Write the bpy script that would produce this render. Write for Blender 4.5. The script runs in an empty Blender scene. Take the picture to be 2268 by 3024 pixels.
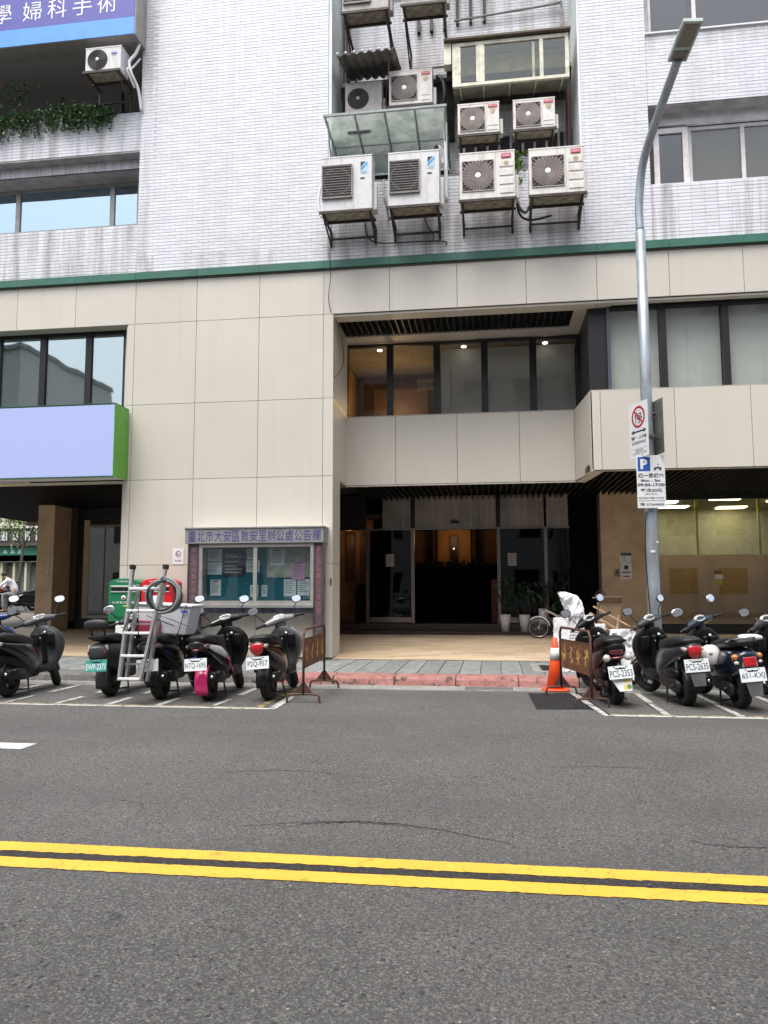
import bpy, bmesh, math, random
from mathutils import Vector, Matrix, noise as mnoise
R_ = math.radians
rnd = random.Random(7)
scn = bpy.context.scene
COL = scn.collection

# ------------------------------------------------------------------ camera
CAMZ = 1.42
cd = bpy.data.cameras.new("camera"); cam = bpy.data.objects.new("camera", cd); COL.objects.link(cam)
yaw, pitch, roll = R_(7.9466), R_(5.7146), R_(-0.1571)
fw = Vector((-math.sin(yaw)*math.cos(pitch), math.cos(yaw)*math.cos(pitch), math.sin(pitch)))
rt = Vector((math.cos(yaw), math.sin(yaw), 0)); up = rt.cross(fw)
r2 = rt*math.cos(roll)+up*math.sin(roll); u2 = -rt*math.sin(roll)+up*math.cos(roll)
cam.matrix_world = Matrix(((r2.x,u2.x,-fw.x,0),(r2.y,u2.y,-fw.y,0),(r2.z,u2.z,-fw.z,CAMZ),(0,0,0,1)))
cd.sensor_fit = 'HORIZONTAL'; cd.sensor_width = 36; cd.lens = 36*2271/2268
cd.clip_start = .05; cd.clip_end = 2000
scn.camera = cam
# ------------------------------------------------------------------ light
SUN_EL, SUN_AZ = R_(66), R_(198)       # azimuth clockwise from +Y: the sun stands behind the camera, a little left
w = bpy.data.worlds.new("World"); scn.world = w; w.use_nodes = True
nt = w.node_tree; nt.nodes.clear()
sky = nt.nodes.new('ShaderNodeTexSky'); sky.sky_type = 'NISHITA'; sky.sun_disc = False
sky.sun_elevation = SUN_EL; sky.sun_rotation = SUN_AZ; sky.dust_density = 4.0; sky.air_density = 1.0; sky.ozone_density = 1.5
hs = nt.nodes.new('ShaderNodeHueSaturation'); hs.inputs['Saturation'].default_value = .42
bg = nt.nodes.new('ShaderNodeBackground'); bg.inputs['Strength'].default_value = .15
wo = nt.nodes.new('ShaderNodeOutputWorld')
nt.links.new(sky.outputs[0], hs.inputs['Color']); nt.links.new(hs.outputs[0], bg.inputs[0]); nt.links.new(bg.outputs[0], wo.inputs[0])
sd = bpy.data.lights.new("sun", 'SUN'); sd.energy = 1.5; sd.angle = R_(42); sd.color = (1, .97, .93)
so = bpy.data.objects.new("sun", sd); COL.objects.link(so)
sdir = Vector((math.sin(SUN_AZ)*math.cos(SUN_EL), math.cos(SUN_AZ)*math.cos(SUN_EL), math.sin(SUN_EL)))
so.rotation_euler = sdir.to_track_quat('Z', 'Y').to_euler()
scn.view_settings.view_transform = 'Standard'; scn.view_settings.look = 'None'
scn.view_settings.gamma = 1; scn.view_settings.use_curve_mapping = False
scn.view_settings.exposure = 0.95

# ------------------------------------------------------------------ materials
MATS = {}
def _bsdf(name):
    m = bpy.data.materials.new(name); m.use_nodes = True
    return m, m.node_tree, m.node_tree.nodes['Principled BSDF']
def N(t, typ, **kw):
    n = t.nodes.new(typ)
    for k, v in kw.items():
        if k in n.inputs.keys() if hasattr(n.inputs,'keys') else False: n.inputs[k].default_value = v
        else: setattr(n, k, v)
    return n
def coords(t, scale=(1,1,1), world=True):
    if world:
        g = t.nodes.new('ShaderNodeNewGeometry'); src = g.outputs['Position']
    else:
        g = t.nodes.new('ShaderNodeTexCoord'); src = g.outputs['Object']
    mp = t.nodes.new('ShaderNodeMapping'); mp.inputs['Scale'].default_value = scale
    t.links.new(src, mp.inputs['Vector']); return mp.outputs[0]
def noise_f(t, scale, detail=4, rough=.55, vec=None, lo=.35, hi=.65):
    n = t.nodes.new('ShaderNodeTexNoise'); n.inputs['Scale'].default_value = scale
    n.inputs['Detail'].default_value = detail; n.inputs['Roughness'].default_value = rough
    if vec is None: vec = coords(t)
    t.links.new(vec, n.inputs['Vector'])
    mr = t.nodes.new('ShaderNodeMapRange'); mr.inputs['From Min'].default_value = lo; mr.inputs['From Max'].default_value = hi
    t.links.new(n.outputs[0], mr.inputs[0]); return mr.outputs[0]
def mixc(t, fac, a, b):
    m = t.nodes.new('ShaderNodeMix'); m.data_type = 'RGBA'
    for s, v in ((m.inputs[6], a), (m.inputs[7], b)):
        if isinstance(v, tuple): s.default_value = (*v, 1) if len(v) == 3 else v
        else: t.links.new(v, s)
    if isinstance(fac, (int, float)): m.inputs[0].default_value = fac
    else: t.links.new(fac, m.inputs[0])
    return m.outputs[2]
def math_(t, op, a, b=None):
    m = t.nodes.new('ShaderNodeMath'); m.operation = op; m.use_clamp = True
    for i, v in enumerate((a, b)):
        if v is None: continue
        if isinstance(v, (int, float)): m.inputs[i].default_value = v
        else: t.links.new(v, m.inputs[i])
    return m.outputs[0]
def bump(t, b, h, strength=.3, dist=.01):
    n = t.nodes.new('ShaderNodeBump'); n.inputs['Strength'].default_value = strength; n.inputs['Distance'].default_value = dist
    t.links.new(h, n.inputs['Height']); t.links.new(n.outputs[0], b.inputs['Normal'])
def mat(name, col, rough=.5, metal=0, var=.12, nscale=6, bmp=0, bscale=60, dirt=None, dirt_amt=.35, dscale=1.2, dstretch=(1,1,1), coat=0, spec=.5, objvar=0, world=False):
    if name in MATS: return MATS[name]
    m, t, b = _bsdf(name)
    c = tuple(col); d = tuple(x*(1-var) for x in c); l = tuple(min(1, x*(1+var)) for x in c)
    o = mixc(t, noise_f(t, nscale, vec=coords(t, world=world)), d, l)
    if objvar:
        oi = t.nodes.new('ShaderNodeObjectInfo')
        o2 = mixc(t, oi.outputs['Random'], (1-objvar,)*3, (1+objvar*.6,)*3)
        mm = t.nodes.new('ShaderNodeMix'); mm.data_type='RGBA'; mm.blend_type='MULTIPLY'; mm.inputs[0].default_value=1
        t.links.new(o, mm.inputs[6]); t.links.new(o2, mm.inputs[7]); o = mm.outputs[2]
    if dirt:
        f = noise_f(t, dscale, 6, .65, coords(t, dstretch, world=world), .48, .75)
        o = mixc(t, math_(t, 'MULTIPLY', f, dirt_amt), o, tuple(dirt))
    t.links.new(o, b.inputs['Base Color'])
    b.inputs['Roughness'].default_value = rough; b.inputs['Metallic'].default_value = metal
    b.inputs['Coat Weight'].default_value = coat; b.inputs['Specular IOR Level'].default_value = spec
    if bmp: bump(t, b, noise_f(t, bscale, 3, .6, coords(t, world=world)), bmp, .005)
    MATS[name] = m; return m
def emit(name, col, s):
    if name in MATS: return MATS[name]
    m, t, b = _bsdf(name); b.inputs['Base Color'].default_value = (*col, 1)
    b.inputs['Emission Color'].default_value = (*col, 1); b.inputs['Emission Strength'].default_value = s
    MATS[name] = m; return m
def glass(name, tint=(.8,.85,.85), refl=.12, rough=.02, wob=0, gcol=(.95,.97,1)):
    if name in MATS: return MATS[name]
    m = bpy.data.materials.new(name); m.use_nodes = True; t = m.node_tree; t.nodes.clear()
    tr = t.nodes.new('ShaderNodeBsdfTransparent'); tr.inputs[0].default_value = (*tint, 1)
    gl = t.nodes.new('ShaderNodeBsdfGlossy'); gl.inputs['Roughness'].default_value = rough; gl.inputs[0].default_value = (*gcol,1)
    lw = t.nodes.new('ShaderNodeLayerWeight'); lw.inputs[0].default_value = .25
    f = math_(t, 'ADD', math_(t, 'MULTIPLY', lw.outputs['Facing'], .5), refl)
    mx = t.nodes.new('ShaderNodeMixShader'); t.links.new(f, mx.inputs[0]); t.links.new(tr.outputs[0], mx.inputs[1]); t.links.new(gl.outputs[0], mx.inputs[2])
    if wob:
        n = noise_f(t, .9, 1, .5, coords(t, (1,1,.5))); bp = t.nodes.new('ShaderNodeBump'); bp.inputs['Strength'].default_value = wob; bp.inputs['Distance'].default_value = .05
        t.links.new(n, bp.inputs['Height']); t.links.new(bp.outputs[0], gl.inputs['Normal'])
    o = t.nodes.new('ShaderNodeOutputMaterial'); t.links.new(mx.outputs[0], o.inputs[0]); MATS[name] = m; return m

# asphalt
def asphalt(name, base, stone=.5, cracks=True):
    m, t, b = _bsdf(name); v = coords(t)
    big = noise_f(t, .55, 5, .6, v, .3, .7); fine = noise_f(t, 55, 4, .75, v, .3, .7)
    c = mixc(t, big, tuple(x*.70 for x in base), tuple(x*1.22 for x in base))
    c = mixc(t, math_(t, 'MULTIPLY', fine, .8), c, tuple(x*.30 for x in base))
    vo = t.nodes.new('ShaderNodeTexVoronoi'); vo.inputs['Scale'].default_value = 85; t.links.new(v, vo.inputs['Vector'])
    sep = t.nodes.new('ShaderNodeSeparateColor'); t.links.new(vo.outputs['Color'], sep.inputs[0])
    sel = math_(t, 'GREATER_THAN', sep.outputs[0], .68); near = math_(t, 'LESS_THAN', vo.outputs['Distance'], .42)
    c = mixc(t, math_(t, 'MULTIPLY', math_(t, 'MULTIPLY', sel, near), stone), c, (.30,.29,.27))
    v3 = t.nodes.new('ShaderNodeTexVoronoi'); v3.inputs['Scale'].default_value = 30; t.links.new(v, v3.inputs['Vector'])
    s3 = t.nodes.new('ShaderNodeSeparateColor'); t.links.new(v3.outputs['Color'], s3.inputs[0])
    c = mixc(t, math_(t, 'MULTIPLY', math_(t, 'MULTIPLY', math_(t, 'GREATER_THAN', s3.outputs[1], .91), math_(t, 'LESS_THAN', v3.outputs['Distance'], .17)), .85), c, (.50,.48,.43))
    c = mixc(t, math_(t, 'MULTIPLY', math_(t, 'MULTIPLY', math_(t, 'GREATER_THAN', s3.outputs[0], .86), math_(t, 'LESS_THAN', v3.outputs['Distance'], .30)), .75), c, (.016,.015,.014))
    v4 = t.nodes.new('ShaderNodeTexVoronoi'); v4.inputs['Scale'].default_value = 105; t.links.new(v, v4.inputs['Vector'])
    s4_ = t.nodes.new('ShaderNodeSeparateColor'); t.links.new(v4.outputs['Color'], s4_.inputs[0])
    c = mixc(t, math_(t, 'MULTIPLY', math_(t, 'GREATER_THAN', s4_.outputs[2], .62), .55), c, tuple(x*.28 for x in base))
    c = mixc(t, math_(t, 'MULTIPLY', math_(t, 'GREATER_THAN', s4_.outputs[0], .86), .40), c, tuple(x*1.8 for x in base))
    warm = noise_f(t, 1.7, 4, .7, coords(t, (1,1.6,1)), .52, .75)
    c = mixc(t, math_(t, 'MULTIPLY', warm, .22), c, (.10,.075,.06))
    oil = noise_f(t, 2.6, 3, .6, coords(t, (1,1,1)), .68, .74); c = mixc(t, math_(t, 'MULTIPLY', oil, .45), c, (.02,.019,.018))
    # tyre-dark bands along the lane
    bd = noise_f(t, 1, 3, .5, coords(t, (.10,.9,1)), .45, .68); c = mixc(t, math_(t, 'MULTIPLY', bd, .45), c, tuple(x*.55 for x in base))
    if cracks:
        nn = t.nodes.new('ShaderNodeTexNoise'); nn.inputs['Scale'].default_value = 1.2; nn.inputs['Detail'].default_value = 6; t.links.new(v, nn.inputs['Vector'])
        va = t.nodes.new('ShaderNodeVectorMath'); va.operation = 'MULTIPLY_ADD'; t.links.new(nn.outputs['Color'], va.inputs[0]); va.inputs[1].default_value = (1.3,1.3,0); t.links.new(v, va.inputs[2])
        ve = t.nodes.new('ShaderNodeTexVoronoi'); ve.feature = 'DISTANCE_TO_EDGE'; ve.inputs['Scale'].default_value = .45; t.links.new(va.outputs[0], ve.inputs['Vector'])
        cr = math_(t, 'LESS_THAN', ve.outputs['Distance'], .0022)
        c = mixc(t, math_(t, 'MULTIPLY', math_(t, 'MULTIPLY', cr, noise_f(t, .5, 2, .5, v, .58, .66)), .6), c, (.012,.012,.012))
    t.links.new(c, b.inputs['Base Color']); b.inputs['Roughness'].default_value = .85; b.inputs['Specular IOR Level'].default_value = .35
    h = math_(t, 'ADD', math_(t, 'MULTIPLY', fine, .6), math_(t, 'MULTIPLY', vo.outputs['Distance'], .5))
    bump(t, b, h, 1.0, .012)
    MATS[name] = m; return m
def roadpaint(name, col, wear=.45, under=(.06,.06,.06), wscale=22, lo=.56, hi=.62):
    m, t, b = _bsdf(name); v = coords(t)
    f = noise_f(t, wscale, 8, .72, v, lo, hi); f2 = noise_f(t, 3, 5, .6, v, .42, .62)
    fine = noise_f(t, 70, 3, .7, v, .3, .7)
    c = mixc(t, fine, tuple(x*.82 for x in col), col)
    c = mixc(t, math_(t, 'MULTIPLY', f2, .25), c, tuple(x*.6 for x in col))
    c = mixc(t, math_(t, 'MULTIPLY', f, wear), c, under)
    ve = t.nodes.new('ShaderNodeTexVoronoi'); ve.feature = 'DISTANCE_TO_EDGE'; ve.inputs['Scale'].default_value = 2.2
    nn = t.nodes.new('ShaderNodeTexNoise'); nn.inputs['Scale'].default_value = 5; t.links.new(v, nn.inputs['Vector'])
    va = t.nodes.new('ShaderNodeVectorMath'); va.operation = 'MULTIPLY_ADD'; t.links.new(nn.outputs['Color'], va.inputs[0]); va.inputs[1].default_value = (.5,.5,0); t.links.new(v, va.inputs[2]); t.links.new(va.outputs[0], ve.inputs['Vector'])
    c = mixc(t, math_(t, 'MULTIPLY', math_(t, 'LESS_THAN', ve.outputs['Distance'], .008), .4), c, under)
    t.links.new(c, b.inputs['Base Color']); b.inputs['Roughness'].default_value = .65
    bump(t, b, fine, .5, .004); MATS[name] = m; return m

# wall tile: tone and dirt come from face attributes of the tiles
def tile_mat():
    m, t, b = _bsdf('glazed_white_tile')
    a = t.nodes.new('ShaderNodeAttribute'); a.attribute_name = 'tone'; d = t.nodes.new('ShaderNodeAttribute'); d.attribute_name = 'dirt'
    c = mixc(t, a.outputs['Fac'], (.55,.55,.58), (.745,.745,.79))
    big = noise_f(t, .35, 4, .6, None, .35, .7); c = mixc(t, math_(t, 'MULTIPLY', big, .22), c, (.60,.64,.64))
    st = noise_f(t, 1, 5, .6, coords(t, (4.5,4.5,.35)), .44, .66)
    f = math_(t, 'MULTIPLY', math_(t, 'ADD', math_(t, 'MULTIPLY', d.outputs['Fac'], .75), .07), st)
    c = mixc(t, f, c, (.27,.235,.21))
    sp = noise_f(t, 30, 3, .8, None, .62, .7); c = mixc(t, math_(t, 'MULTIPLY', sp, math_(t,'MULTIPLY', d.outputs['Fac'], .35)), c, (.2,.18,.16))
    t.links.new(c, b.inputs['Base Color']); b.inputs['Roughness'].default_value = .38
    bump(t, b, noise_f(t, 25, 2, .5), .12, .004); MATS['tile'] = m; return m
M_tile = tile_mat()
M_grout = mat('tile_grout', (.34,.33,.34), .9, var=.25, nscale=3, world=True)
def panel_mat(name, base, stain):
    m, t, b = _bsdf(name)
    oi = t.nodes.new('ShaderNodeObjectInfo')
    c = mixc(t, oi.outputs['Random'], tuple(x*.945 for x in base), tuple(x*1.02 for x in base))
    g = noise_f(t, 140, 3, .7, None, .3, .7); c = mixc(t, math_(t,'MULTIPLY', g, .12), c, tuple(x*.6 for x in base))
    st = noise_f(t, 1, 5, .6, coords(t, (6,6,.25)), .52, .78); c = mixc(t, math_(t,'MULTIPLY', st, .13), c, stain)
    bg_ = noise_f(t, .8, 4, .6, None, .4, .7); c = mixc(t, math_(t,'MULTIPLY', bg_, .10), c, stain)
    t.links.new(c, b.inputs['Base Color']); b.inputs['Roughness'].default_value = .5
    bump(t, b, g, .08, .002); MATS[name] = m; return m
M_panel = panel_mat('beige_panel', (.60,.565,.495), (.36,.31,.25))
M_tan = mat('tan_woodgrain', (.64,.47,.295), .5, var=.12, nscale=3, world=True, bmp=.05)
M_joint = mat('dark_joint', (.16,.14,.12), .9, world=True)
M_green = mat('green_band', (.028,.13,.09), .45, var=.15, nscale=2, world=True, dirt=(.12,.14,.12), dirt_amt=.3)
M_blackfr = mat('black_window_frame', (.012,.012,.014), .4)
M_slat = mat('black_slat', (.010,.010,.011), .45)
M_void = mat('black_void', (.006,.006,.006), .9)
M_dark = mat('dark_room', (.03,.028,.027), .8)
M_alu = mat('aluminium', (.62,.61,.60), .35, .85, var=.08)
M_alum = mat('window_aluminium', (.34,.325,.305), .45, .3, var=.1)
M_steel = mat('brushed_steel', (.26,.225,.21), .28, .9, var=.15, nscale=2)
M_blind = mat('roller_blind', (.58,.60,.56), .9, var=.05)
M_blindb = mat('blue_grey_blind', (.20,.23,.27), .9, var=.08)
M_plaster = mat('pale_green_plaster', (.76,.82,.80), .8, var=.06, nscale=2, dirt=(.3,.32,.3), dirt_amt=.5, dstretch=(3,3,.5), world=True)
M_pitch = mat('pitch_black_panel',(.004,.004,.004),.9,spec=.05)
M_conc = mat('concrete', (.27,.265,.25), .85, var=.2, nscale=5, bmp=.3, bscale=80, dirt=(.12,.11,.10), dirt_amt=.5, world=True)
M_rail = mat('brown_bracket_steel', (.055,.042,.035), .6, .3, var=.4, nscale=20)
M_black = mat('black_plastic', (.012,.012,.013), .38, var=.1)
M_blackt = mat('textured_black_plastic', (.010,.010,.011), .42, var=.2, nscale=30, bmp=.1, bscale=300, spec=.3)
M_seat = mat('seat_vinyl', (.014,.014,.015), .5, var=.15, bmp=.12, bscale=350)
M_rubber = mat('tyre_rubber', (.018,.017,.016), .8, var=.3, nscale=15, bmp=.2, bscale=120)
M_grey = mat('grey_metal', (.16,.16,.165), .45, .6, var=.2)
M_engine = mat('engine_metal', (.045,.043,.042), .5, .5, var=.4, nscale=25)
M_chrome = mat('chrome', (.75,.75,.77), .1, 1, var=.03)
M_mirror = mat('mirror_glass', (.85,.87,.9), .03, 1, var=.01)
M_white = mat('white_paint', (.74,.74,.75), .4, var=.05)
M_plate = mat('white_plate', (.72,.76,.77), .4, var=.04)
M_ink = mat('plate_ink', (.03,.05,.07), .5)
M_red = mat('red_lens', (.42,.008,.012), .12, var=.25, nscale=40, coat=1)
M_darkred = mat('dark_red_lens', (.11,.006,.01), .15, var=.2, coat=1)
M_orange = mat('amber_lens', (.55,.17,.04), .12, coat=1)
M_clear = mat('clear_lens', (.55,.50,.45), .08, coat=1, var=.4, nscale=60)
M_yellow = roadpaint('yellow_road_paint', (.80,.485,.055), .6, wscale=30, lo=.60, hi=.64)
M_wline = roadpaint('white_road_paint', (.60,.59,.54), .95, wscale=9, lo=.52, hi=.60)
M_yline = roadpaint('faded_yellow_paint', (.42,.32,.12), 1.0, wscale=6, lo=.46, hi=.56)
M_road = asphalt('asphalt', (.176,.171,.163))
M_patch = asphalt('fresh_asphalt', (.026,.027,.030), .15, False)
M_paver = mat('granite_paver', (.215,.225,.215), .8, var=.22, nscale=8, bmp=.3, bscale=150, dirt=(.09,.095,.085), dirt_amt=.55, dscale=3, objvar=.18, world=True)
M_gutter = mat('gutter_concrete', (.25,.245,.225), .85, var=.18, nscale=12, dirt=(.10,.09,.08), dirt_amt=.6, dscale=4, bmp=.3, bscale=90, objvar=.12, world=True)
def kerb_mat():
    m, t, b = _bsdf('red_painted_kerb'); v = coords(t)
    c = mixc(t, noise_f(t, 7, 5, .7, v), (.26,.10,.085), (.38,.19,.17))
    c = mixc(t, noise_f(t, 5, 8, .75, coords(t,(1,1,1.6)), .56, .60), c, (.09,.065,.055))
    t.links.new(c, b.inputs['Base Color']); b.inputs['Roughness'].default_value = .8; bump(t, b, noise_f(t, 60, 3, .6, v), .3, .004); return m
M_kerbr = kerb_mat()
M_kerbg = mat('grey_kerb', (.13,.125,.115), .85, var=.25, nscale=10, bmp=.3, world=True)
def floor_mat():
    m, t, b = _bsdf('wood_look_tile'); oi = t.nodes.new('ShaderNodeObjectInfo')
    a = t.nodes.new('ShaderNodeAttribute'); a.attribute_name = 'tone'
    f = math_(t, 'ADD', math_(t,'MULTIPLY', oi.outputs['Random'], .0), a.outputs['Fac'])
    c = mixc(t, f, (.46,.34,.22), (.68,.55,.39))
    c = mixc(t, math_(t,'MULTIPLY', noise_f(t, 6, 4, .6, coords(t,(.6,6,1))), .35), c, (.42,.30,.19))
    t.links.new(c, b.inputs['Base Color']); b.inputs['Roughness'].default_value = .42; MATS['floor'] = m; return m
M_floor = floor_mat()

# ------------------------------------------------------------------ mesh helpers
def catmull(P, n):
    out = []
    m = len(P)
    for i in range(m-1):
        p0 = P[max(i-1,0)]; p1 = P[i]; p2 = P[i+1]; p3 = P[min(i+2,m-1)]
        for k in range(n):
            t = k/n; t2=t*t; t3=t2*t
            out.append(tuple(.5*((2*b)+(-a+c)*t+(2*a-5*b+4*c-d)*t2+(-a+3*b-3*c+d)*t3) for a,b,c,d in zip(p0,p1,p2,p3)))
    out.append(tuple(P[-1])); return out
class MB:
    def __init__(s): s.v=[]; s.f=[]; s.sm=[]
    def add(s, vs, fs, smooth=False, M=None):
        o=len(s.v)
        for p in vs:
            p = M @ Vector(p) if M is not None else p
            s.v.append((p[0],p[1],p[2]))
        for f in fs: s.f.append(tuple(i+o for i in f)); s.sm.append(smooth)
        return s
    def box(s, x0,x1,y0,y1,z0,z1, M=None):
        vs=[(x,y,z) for x in (x0,x1) for y in (y0,y1) for z in (z0,z1)]
        return s.add(vs, [(0,1,3,2),(4,6,7,5),(0,4,5,1),(2,3,7,6),(0,2,6,4),(1,5,7,3)], False, M)
    def cbox(s, c, d, M=None):
        x,y,z=c; a,b,e=[k/2 for k in d]; return s.box(x-a,x+a,y-b,y+b,z-e,z+e,M)
    def rings(s, rs, smooth=True, cap=True, M=None, closed=False):
        n=len(rs[0]); vs=[p for r in rs for p in r]; fs=[]
        m=len(rs)
        for i in range(m-1 if not closed else m):
            for k in range(n):
                a=i*n+k; b=i*n+(k+1)%n; c=((i+1)%m)*n+(k+1)%n; d=((i+1)%m)*n+k; fs.append((a,b,c,d))
        if cap and not closed: fs.append(tuple(range(n))[::-1]); fs.append(tuple((m-1)*n+k for k in range(n)))
        return s.add(vs, fs, smooth, M)
    def tube(s, pts, r, n=8, M=None, cap=True, smooth_path=0, closed=False):
        if smooth_path: pts=catmull([tuple(p) for p in pts], smooth_path)
        pts=[Vector(p) for p in pts]; rs=[]; m=len(pts)
        prev=None
        for i,p in enumerate(pts):
            if closed: t=(pts[(i+1)%m]-pts[i-1]).normalized()
            else: t=(pts[min(i+1,m-1)]-pts[max(i-1,0)]).normalized()
            if prev is None:
                a=Vector((0,0,1)) if abs(t.z)<.9 else Vector((1,0,0)); u=t.cross(a).normalized()
            else: u=(prev-t*prev.dot(t)).normalized()
            prev=u; v=t.cross(u)
            rr=r[i] if isinstance(r,(list,tuple)) else r
            rs.append([p+u*math.cos(2*math.pi*k/n)*rr+v*math.sin(2*math.pi*k/n)*rr for k in range(n)])
        return s.rings(rs, True, cap, M, closed)
    def cyl(s, a, b, r, n=16, r2=None, M=None):
        return s.tube([a,b],[r, r if r2 is None else r2], n, M)
    def sph(s, c, r, n=12, m=8, M=None):
        if not isinstance(r,(tuple,list)): r=(r,r,r)
        rs=[]
        for i in range(m+1):
            th=math.pi*i/m*.998+.003; z=-math.cos(th); q=math.sin(th)
            rs.append([(c[0]+r[0]*q*math.cos(2*math.pi*k/n), c[1]+r[1]*q*math.sin(2*math.pi*k/n), c[2]+r[2]*z) for k in range(n)])
        return s.rings(rs, True, True, M)
    def loft(s, secs, axis='x', n=20, sub=3, M=None, smooth=True):
        """secs: (t, c1, c2, a, b, e); x axis: ring in y,z; z axis: ring in x,y"""
        rs=[]
        for (t_,c1,c2,a,b,e) in (catmull(secs, sub) if sub>1 else secs):
            r=[]; e=max(e,1.2)
            for k in range(n):
                q=2*math.pi*(k+.5)/n; cx,sx=math.cos(q),math.sin(q)
                u=c1+a*math.copysign(abs(cx)**(2/e),cx); v=c2+b*math.copysign(abs(sx)**(2/e),sx)
                r.append((t_,u,v) if axis=='x' else ((u,v,t_) if axis=='z' else (u,t_,v)))
            rs.append(r)
        return s.rings(rs, smooth, True, M)
    def prism(s, poly, axis, a, b, M=None):
        def P(u,v,w): return {'x':(w,u,v),'y':(u,w,v),'z':(u,v,w)}[axis]
        n=len(poly); vs=[P(u,v,a) for u,v in poly]+[P(u,v,b) for u,v in poly]
        return s.add(vs,[tuple(range(n))[::-1],tuple(range(n,2*n))]+[(k,(k+1)%n,n+(k+1)%n,n+k) for k in range(n)],False,M)
    def torus(s, c, R, r, axis='y', n=28, m=10, M=None, flat=1.0):
        rs=[]
        for i in range(n):
            q=2*math.pi*i/n; ring=[]
            for k in range(m):
                p=2*math.pi*k/m; rr=R+r*math.cos(p); h=r*flat*math.sin(p)
                x,z=rr*math.cos(q),rr*math.sin(q)
                ring.append({'y':(c[0]+x,c[1]+h,c[2]+z),'x':(c[0]+h,c[1]+x,c[2]+z),'z':(c[0]+x,c[1]+z,c[2]+h)}[axis])
            rs.append(ring)
        return s.rings(rs, True, False, M, closed=True)
    def mesh(s, name, m):
        me=bpy.data.meshes.new(name); me.from_pydata(s.v,[],s.f); me.polygons.foreach_set('use_smooth', s.sm)
        me.materials.append(m)
        bm=bmesh.new(); bm.from_mesh(me); bmesh.ops.recalc_face_normals(bm, faces=bm.faces); bm.to_mesh(me); bm.free()
        me.update(); return me
def link(name, me, parent=None, loc=None):
    o=bpy.data.objects.new(name, me); COL.objects.link(o)
    if parent is not None: o.parent=parent
    if loc is not None: o.location=loc
    return o
def obj(name, mb, m, parent=None, bevel=0, label=None, auto=0):
    o=link(name, mb.mesh(name,m), parent)
    if bevel:
        b=o.modifiers.new('bevel','BEVEL'); b.width=bevel; b.segments=2; b.limit_method='ANGLE'; b.angle_limit=R_(40)
    if label: o['label']=label
    return o
def tag(o, label, cat, group=None):
    o['label']=label; o['category']=cat
    if group: o['group']=group
    return o
def thing(name, label, cat, loc=(0,0,0), rot=(0,0,0), group=None):
    o=bpy.data.objects.new(name,None); COL.objects.link(o); o.location=loc; o.rotation_euler=rot; o.empty_display_size=.2
    return tag(o,label,cat,group)
def struct(name, mb, m, **k):
    o=obj(name, mb, m, **k); o['kind']='structure'; return o
_tc={}
def text_mb(body, w, h, M, keep=False, bold=0):
    """filled letters fitted into a w x h box centred at M's origin; M columns: right, up, normal"""
    if body not in _tc:
        c=bpy.data.curves.new('t','FONT'); c.body=body; c.resolution_u=2; c.offset=bold; c.align_x='CENTER'; c.space_line=1.0
        o=bpy.data.objects.new('t',c); COL.objects.link(o); dg=bpy.context.evaluated_depsgraph_get(); dg.update()
        me=bpy.data.meshes.new_from_object(o.evaluated_get(dg))
        _tc[body]=([tuple(v.co) for v in me.vertices],[tuple(p.vertices) for p in me.polygons])
        bpy.data.objects.remove(o); bpy.data.meshes.remove(me); bpy.data.curves.remove(c)
    V,F=_tc[body]
    if not V: return MB()
    xs=[v[0] for v in V]; ys=[v[1] for v in V]; x0,x1,y0,y1=min(xs),max(xs),min(ys),max(ys)
    sx=w/(x1-x0); sy=h/(y1-y0)
    if keep: sx=sy=min(sx,sy)
    mb=MB(); mb.add([((x-(x0+x1)/2)*sx,(y-(y0+y1)/2)*sy,0) for x,y,_ in V],F,False,M); return mb
def face_M(x,y,z,az=0,tilt=0):
    """frame facing -Y (rotated az about Z); right=+X, up=+Z"""
    return Matrix.Translation((x,y,z)) @ Matrix.Rotation(az,4,'Z') @ Matrix.Rotation(R_(90)+tilt,4,'X')
def lettering(parent, body, x,y,z,w,h, m, az=0, tilt=0, keep=False, bold=0, name='lettering'):
    mb=text_mb(body,w,h,face_M(x,y,z,az,tilt),keep,bold)
    if not mb.v: return None
    me=bpy.data.meshes.new(name); me.from_pydata(mb.v,[],mb.f); me.materials.append(m); me.update()
    return link(name,me,parent)

# leaves
def leaf_mb(mb,c,s,r_):
    M=Matrix.Translation(c)@Matrix.Rotation(r_.uniform(0,6.28),4,'Z')@Matrix.Rotation(r_.uniform(-1.2,1.2),4,'X')@Matrix.Rotation(r_.uniform(-.8,.8),4,'Y')
    mb.add([(0,-s,0),(s*.45,-s*.2,.1*s),(s*.3,s*.5,.05*s),(0,s,-.1*s),(-s*.3,s*.5,.05*s),(-s*.45,-s*.2,.1*s)],[(0,1,2,3),(0,3,4,5)],False,M)
def leafmat(nm,a,b):
    m,t_,bs=_bsdf(nm); c=mixc(t_,noise_f(t_,9,2,.5,None,.3,.7),a,b); t_.links.new(c,bs.inputs['Base Color']); bs.inputs['Roughness'].default_value=.45; bs.inputs['Subsurface Weight'].default_value=.0; MATS[nm]=m; return m
lv=leafmat('ivy_leaf',(.025,.07,.03),(.09,.17,.05)); lv2=leafmat('fresh_leaf',(.06,.17,.02),(.20,.34,.05)); lv3=leafmat('dark_leaf',(.012,.03,.014),(.03,.06,.03))

# ================================================================== GROUND
YF=14.10                       # facade plane
ground=struct('ground', MB().box(-400,400,-400,600,-.5,-.06), mat('distant_ground',(.09,.09,.085),.9,world=True))
struct('road', MB().box(-70,70,-3.6,11.0,-.055,0), M_road)
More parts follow.
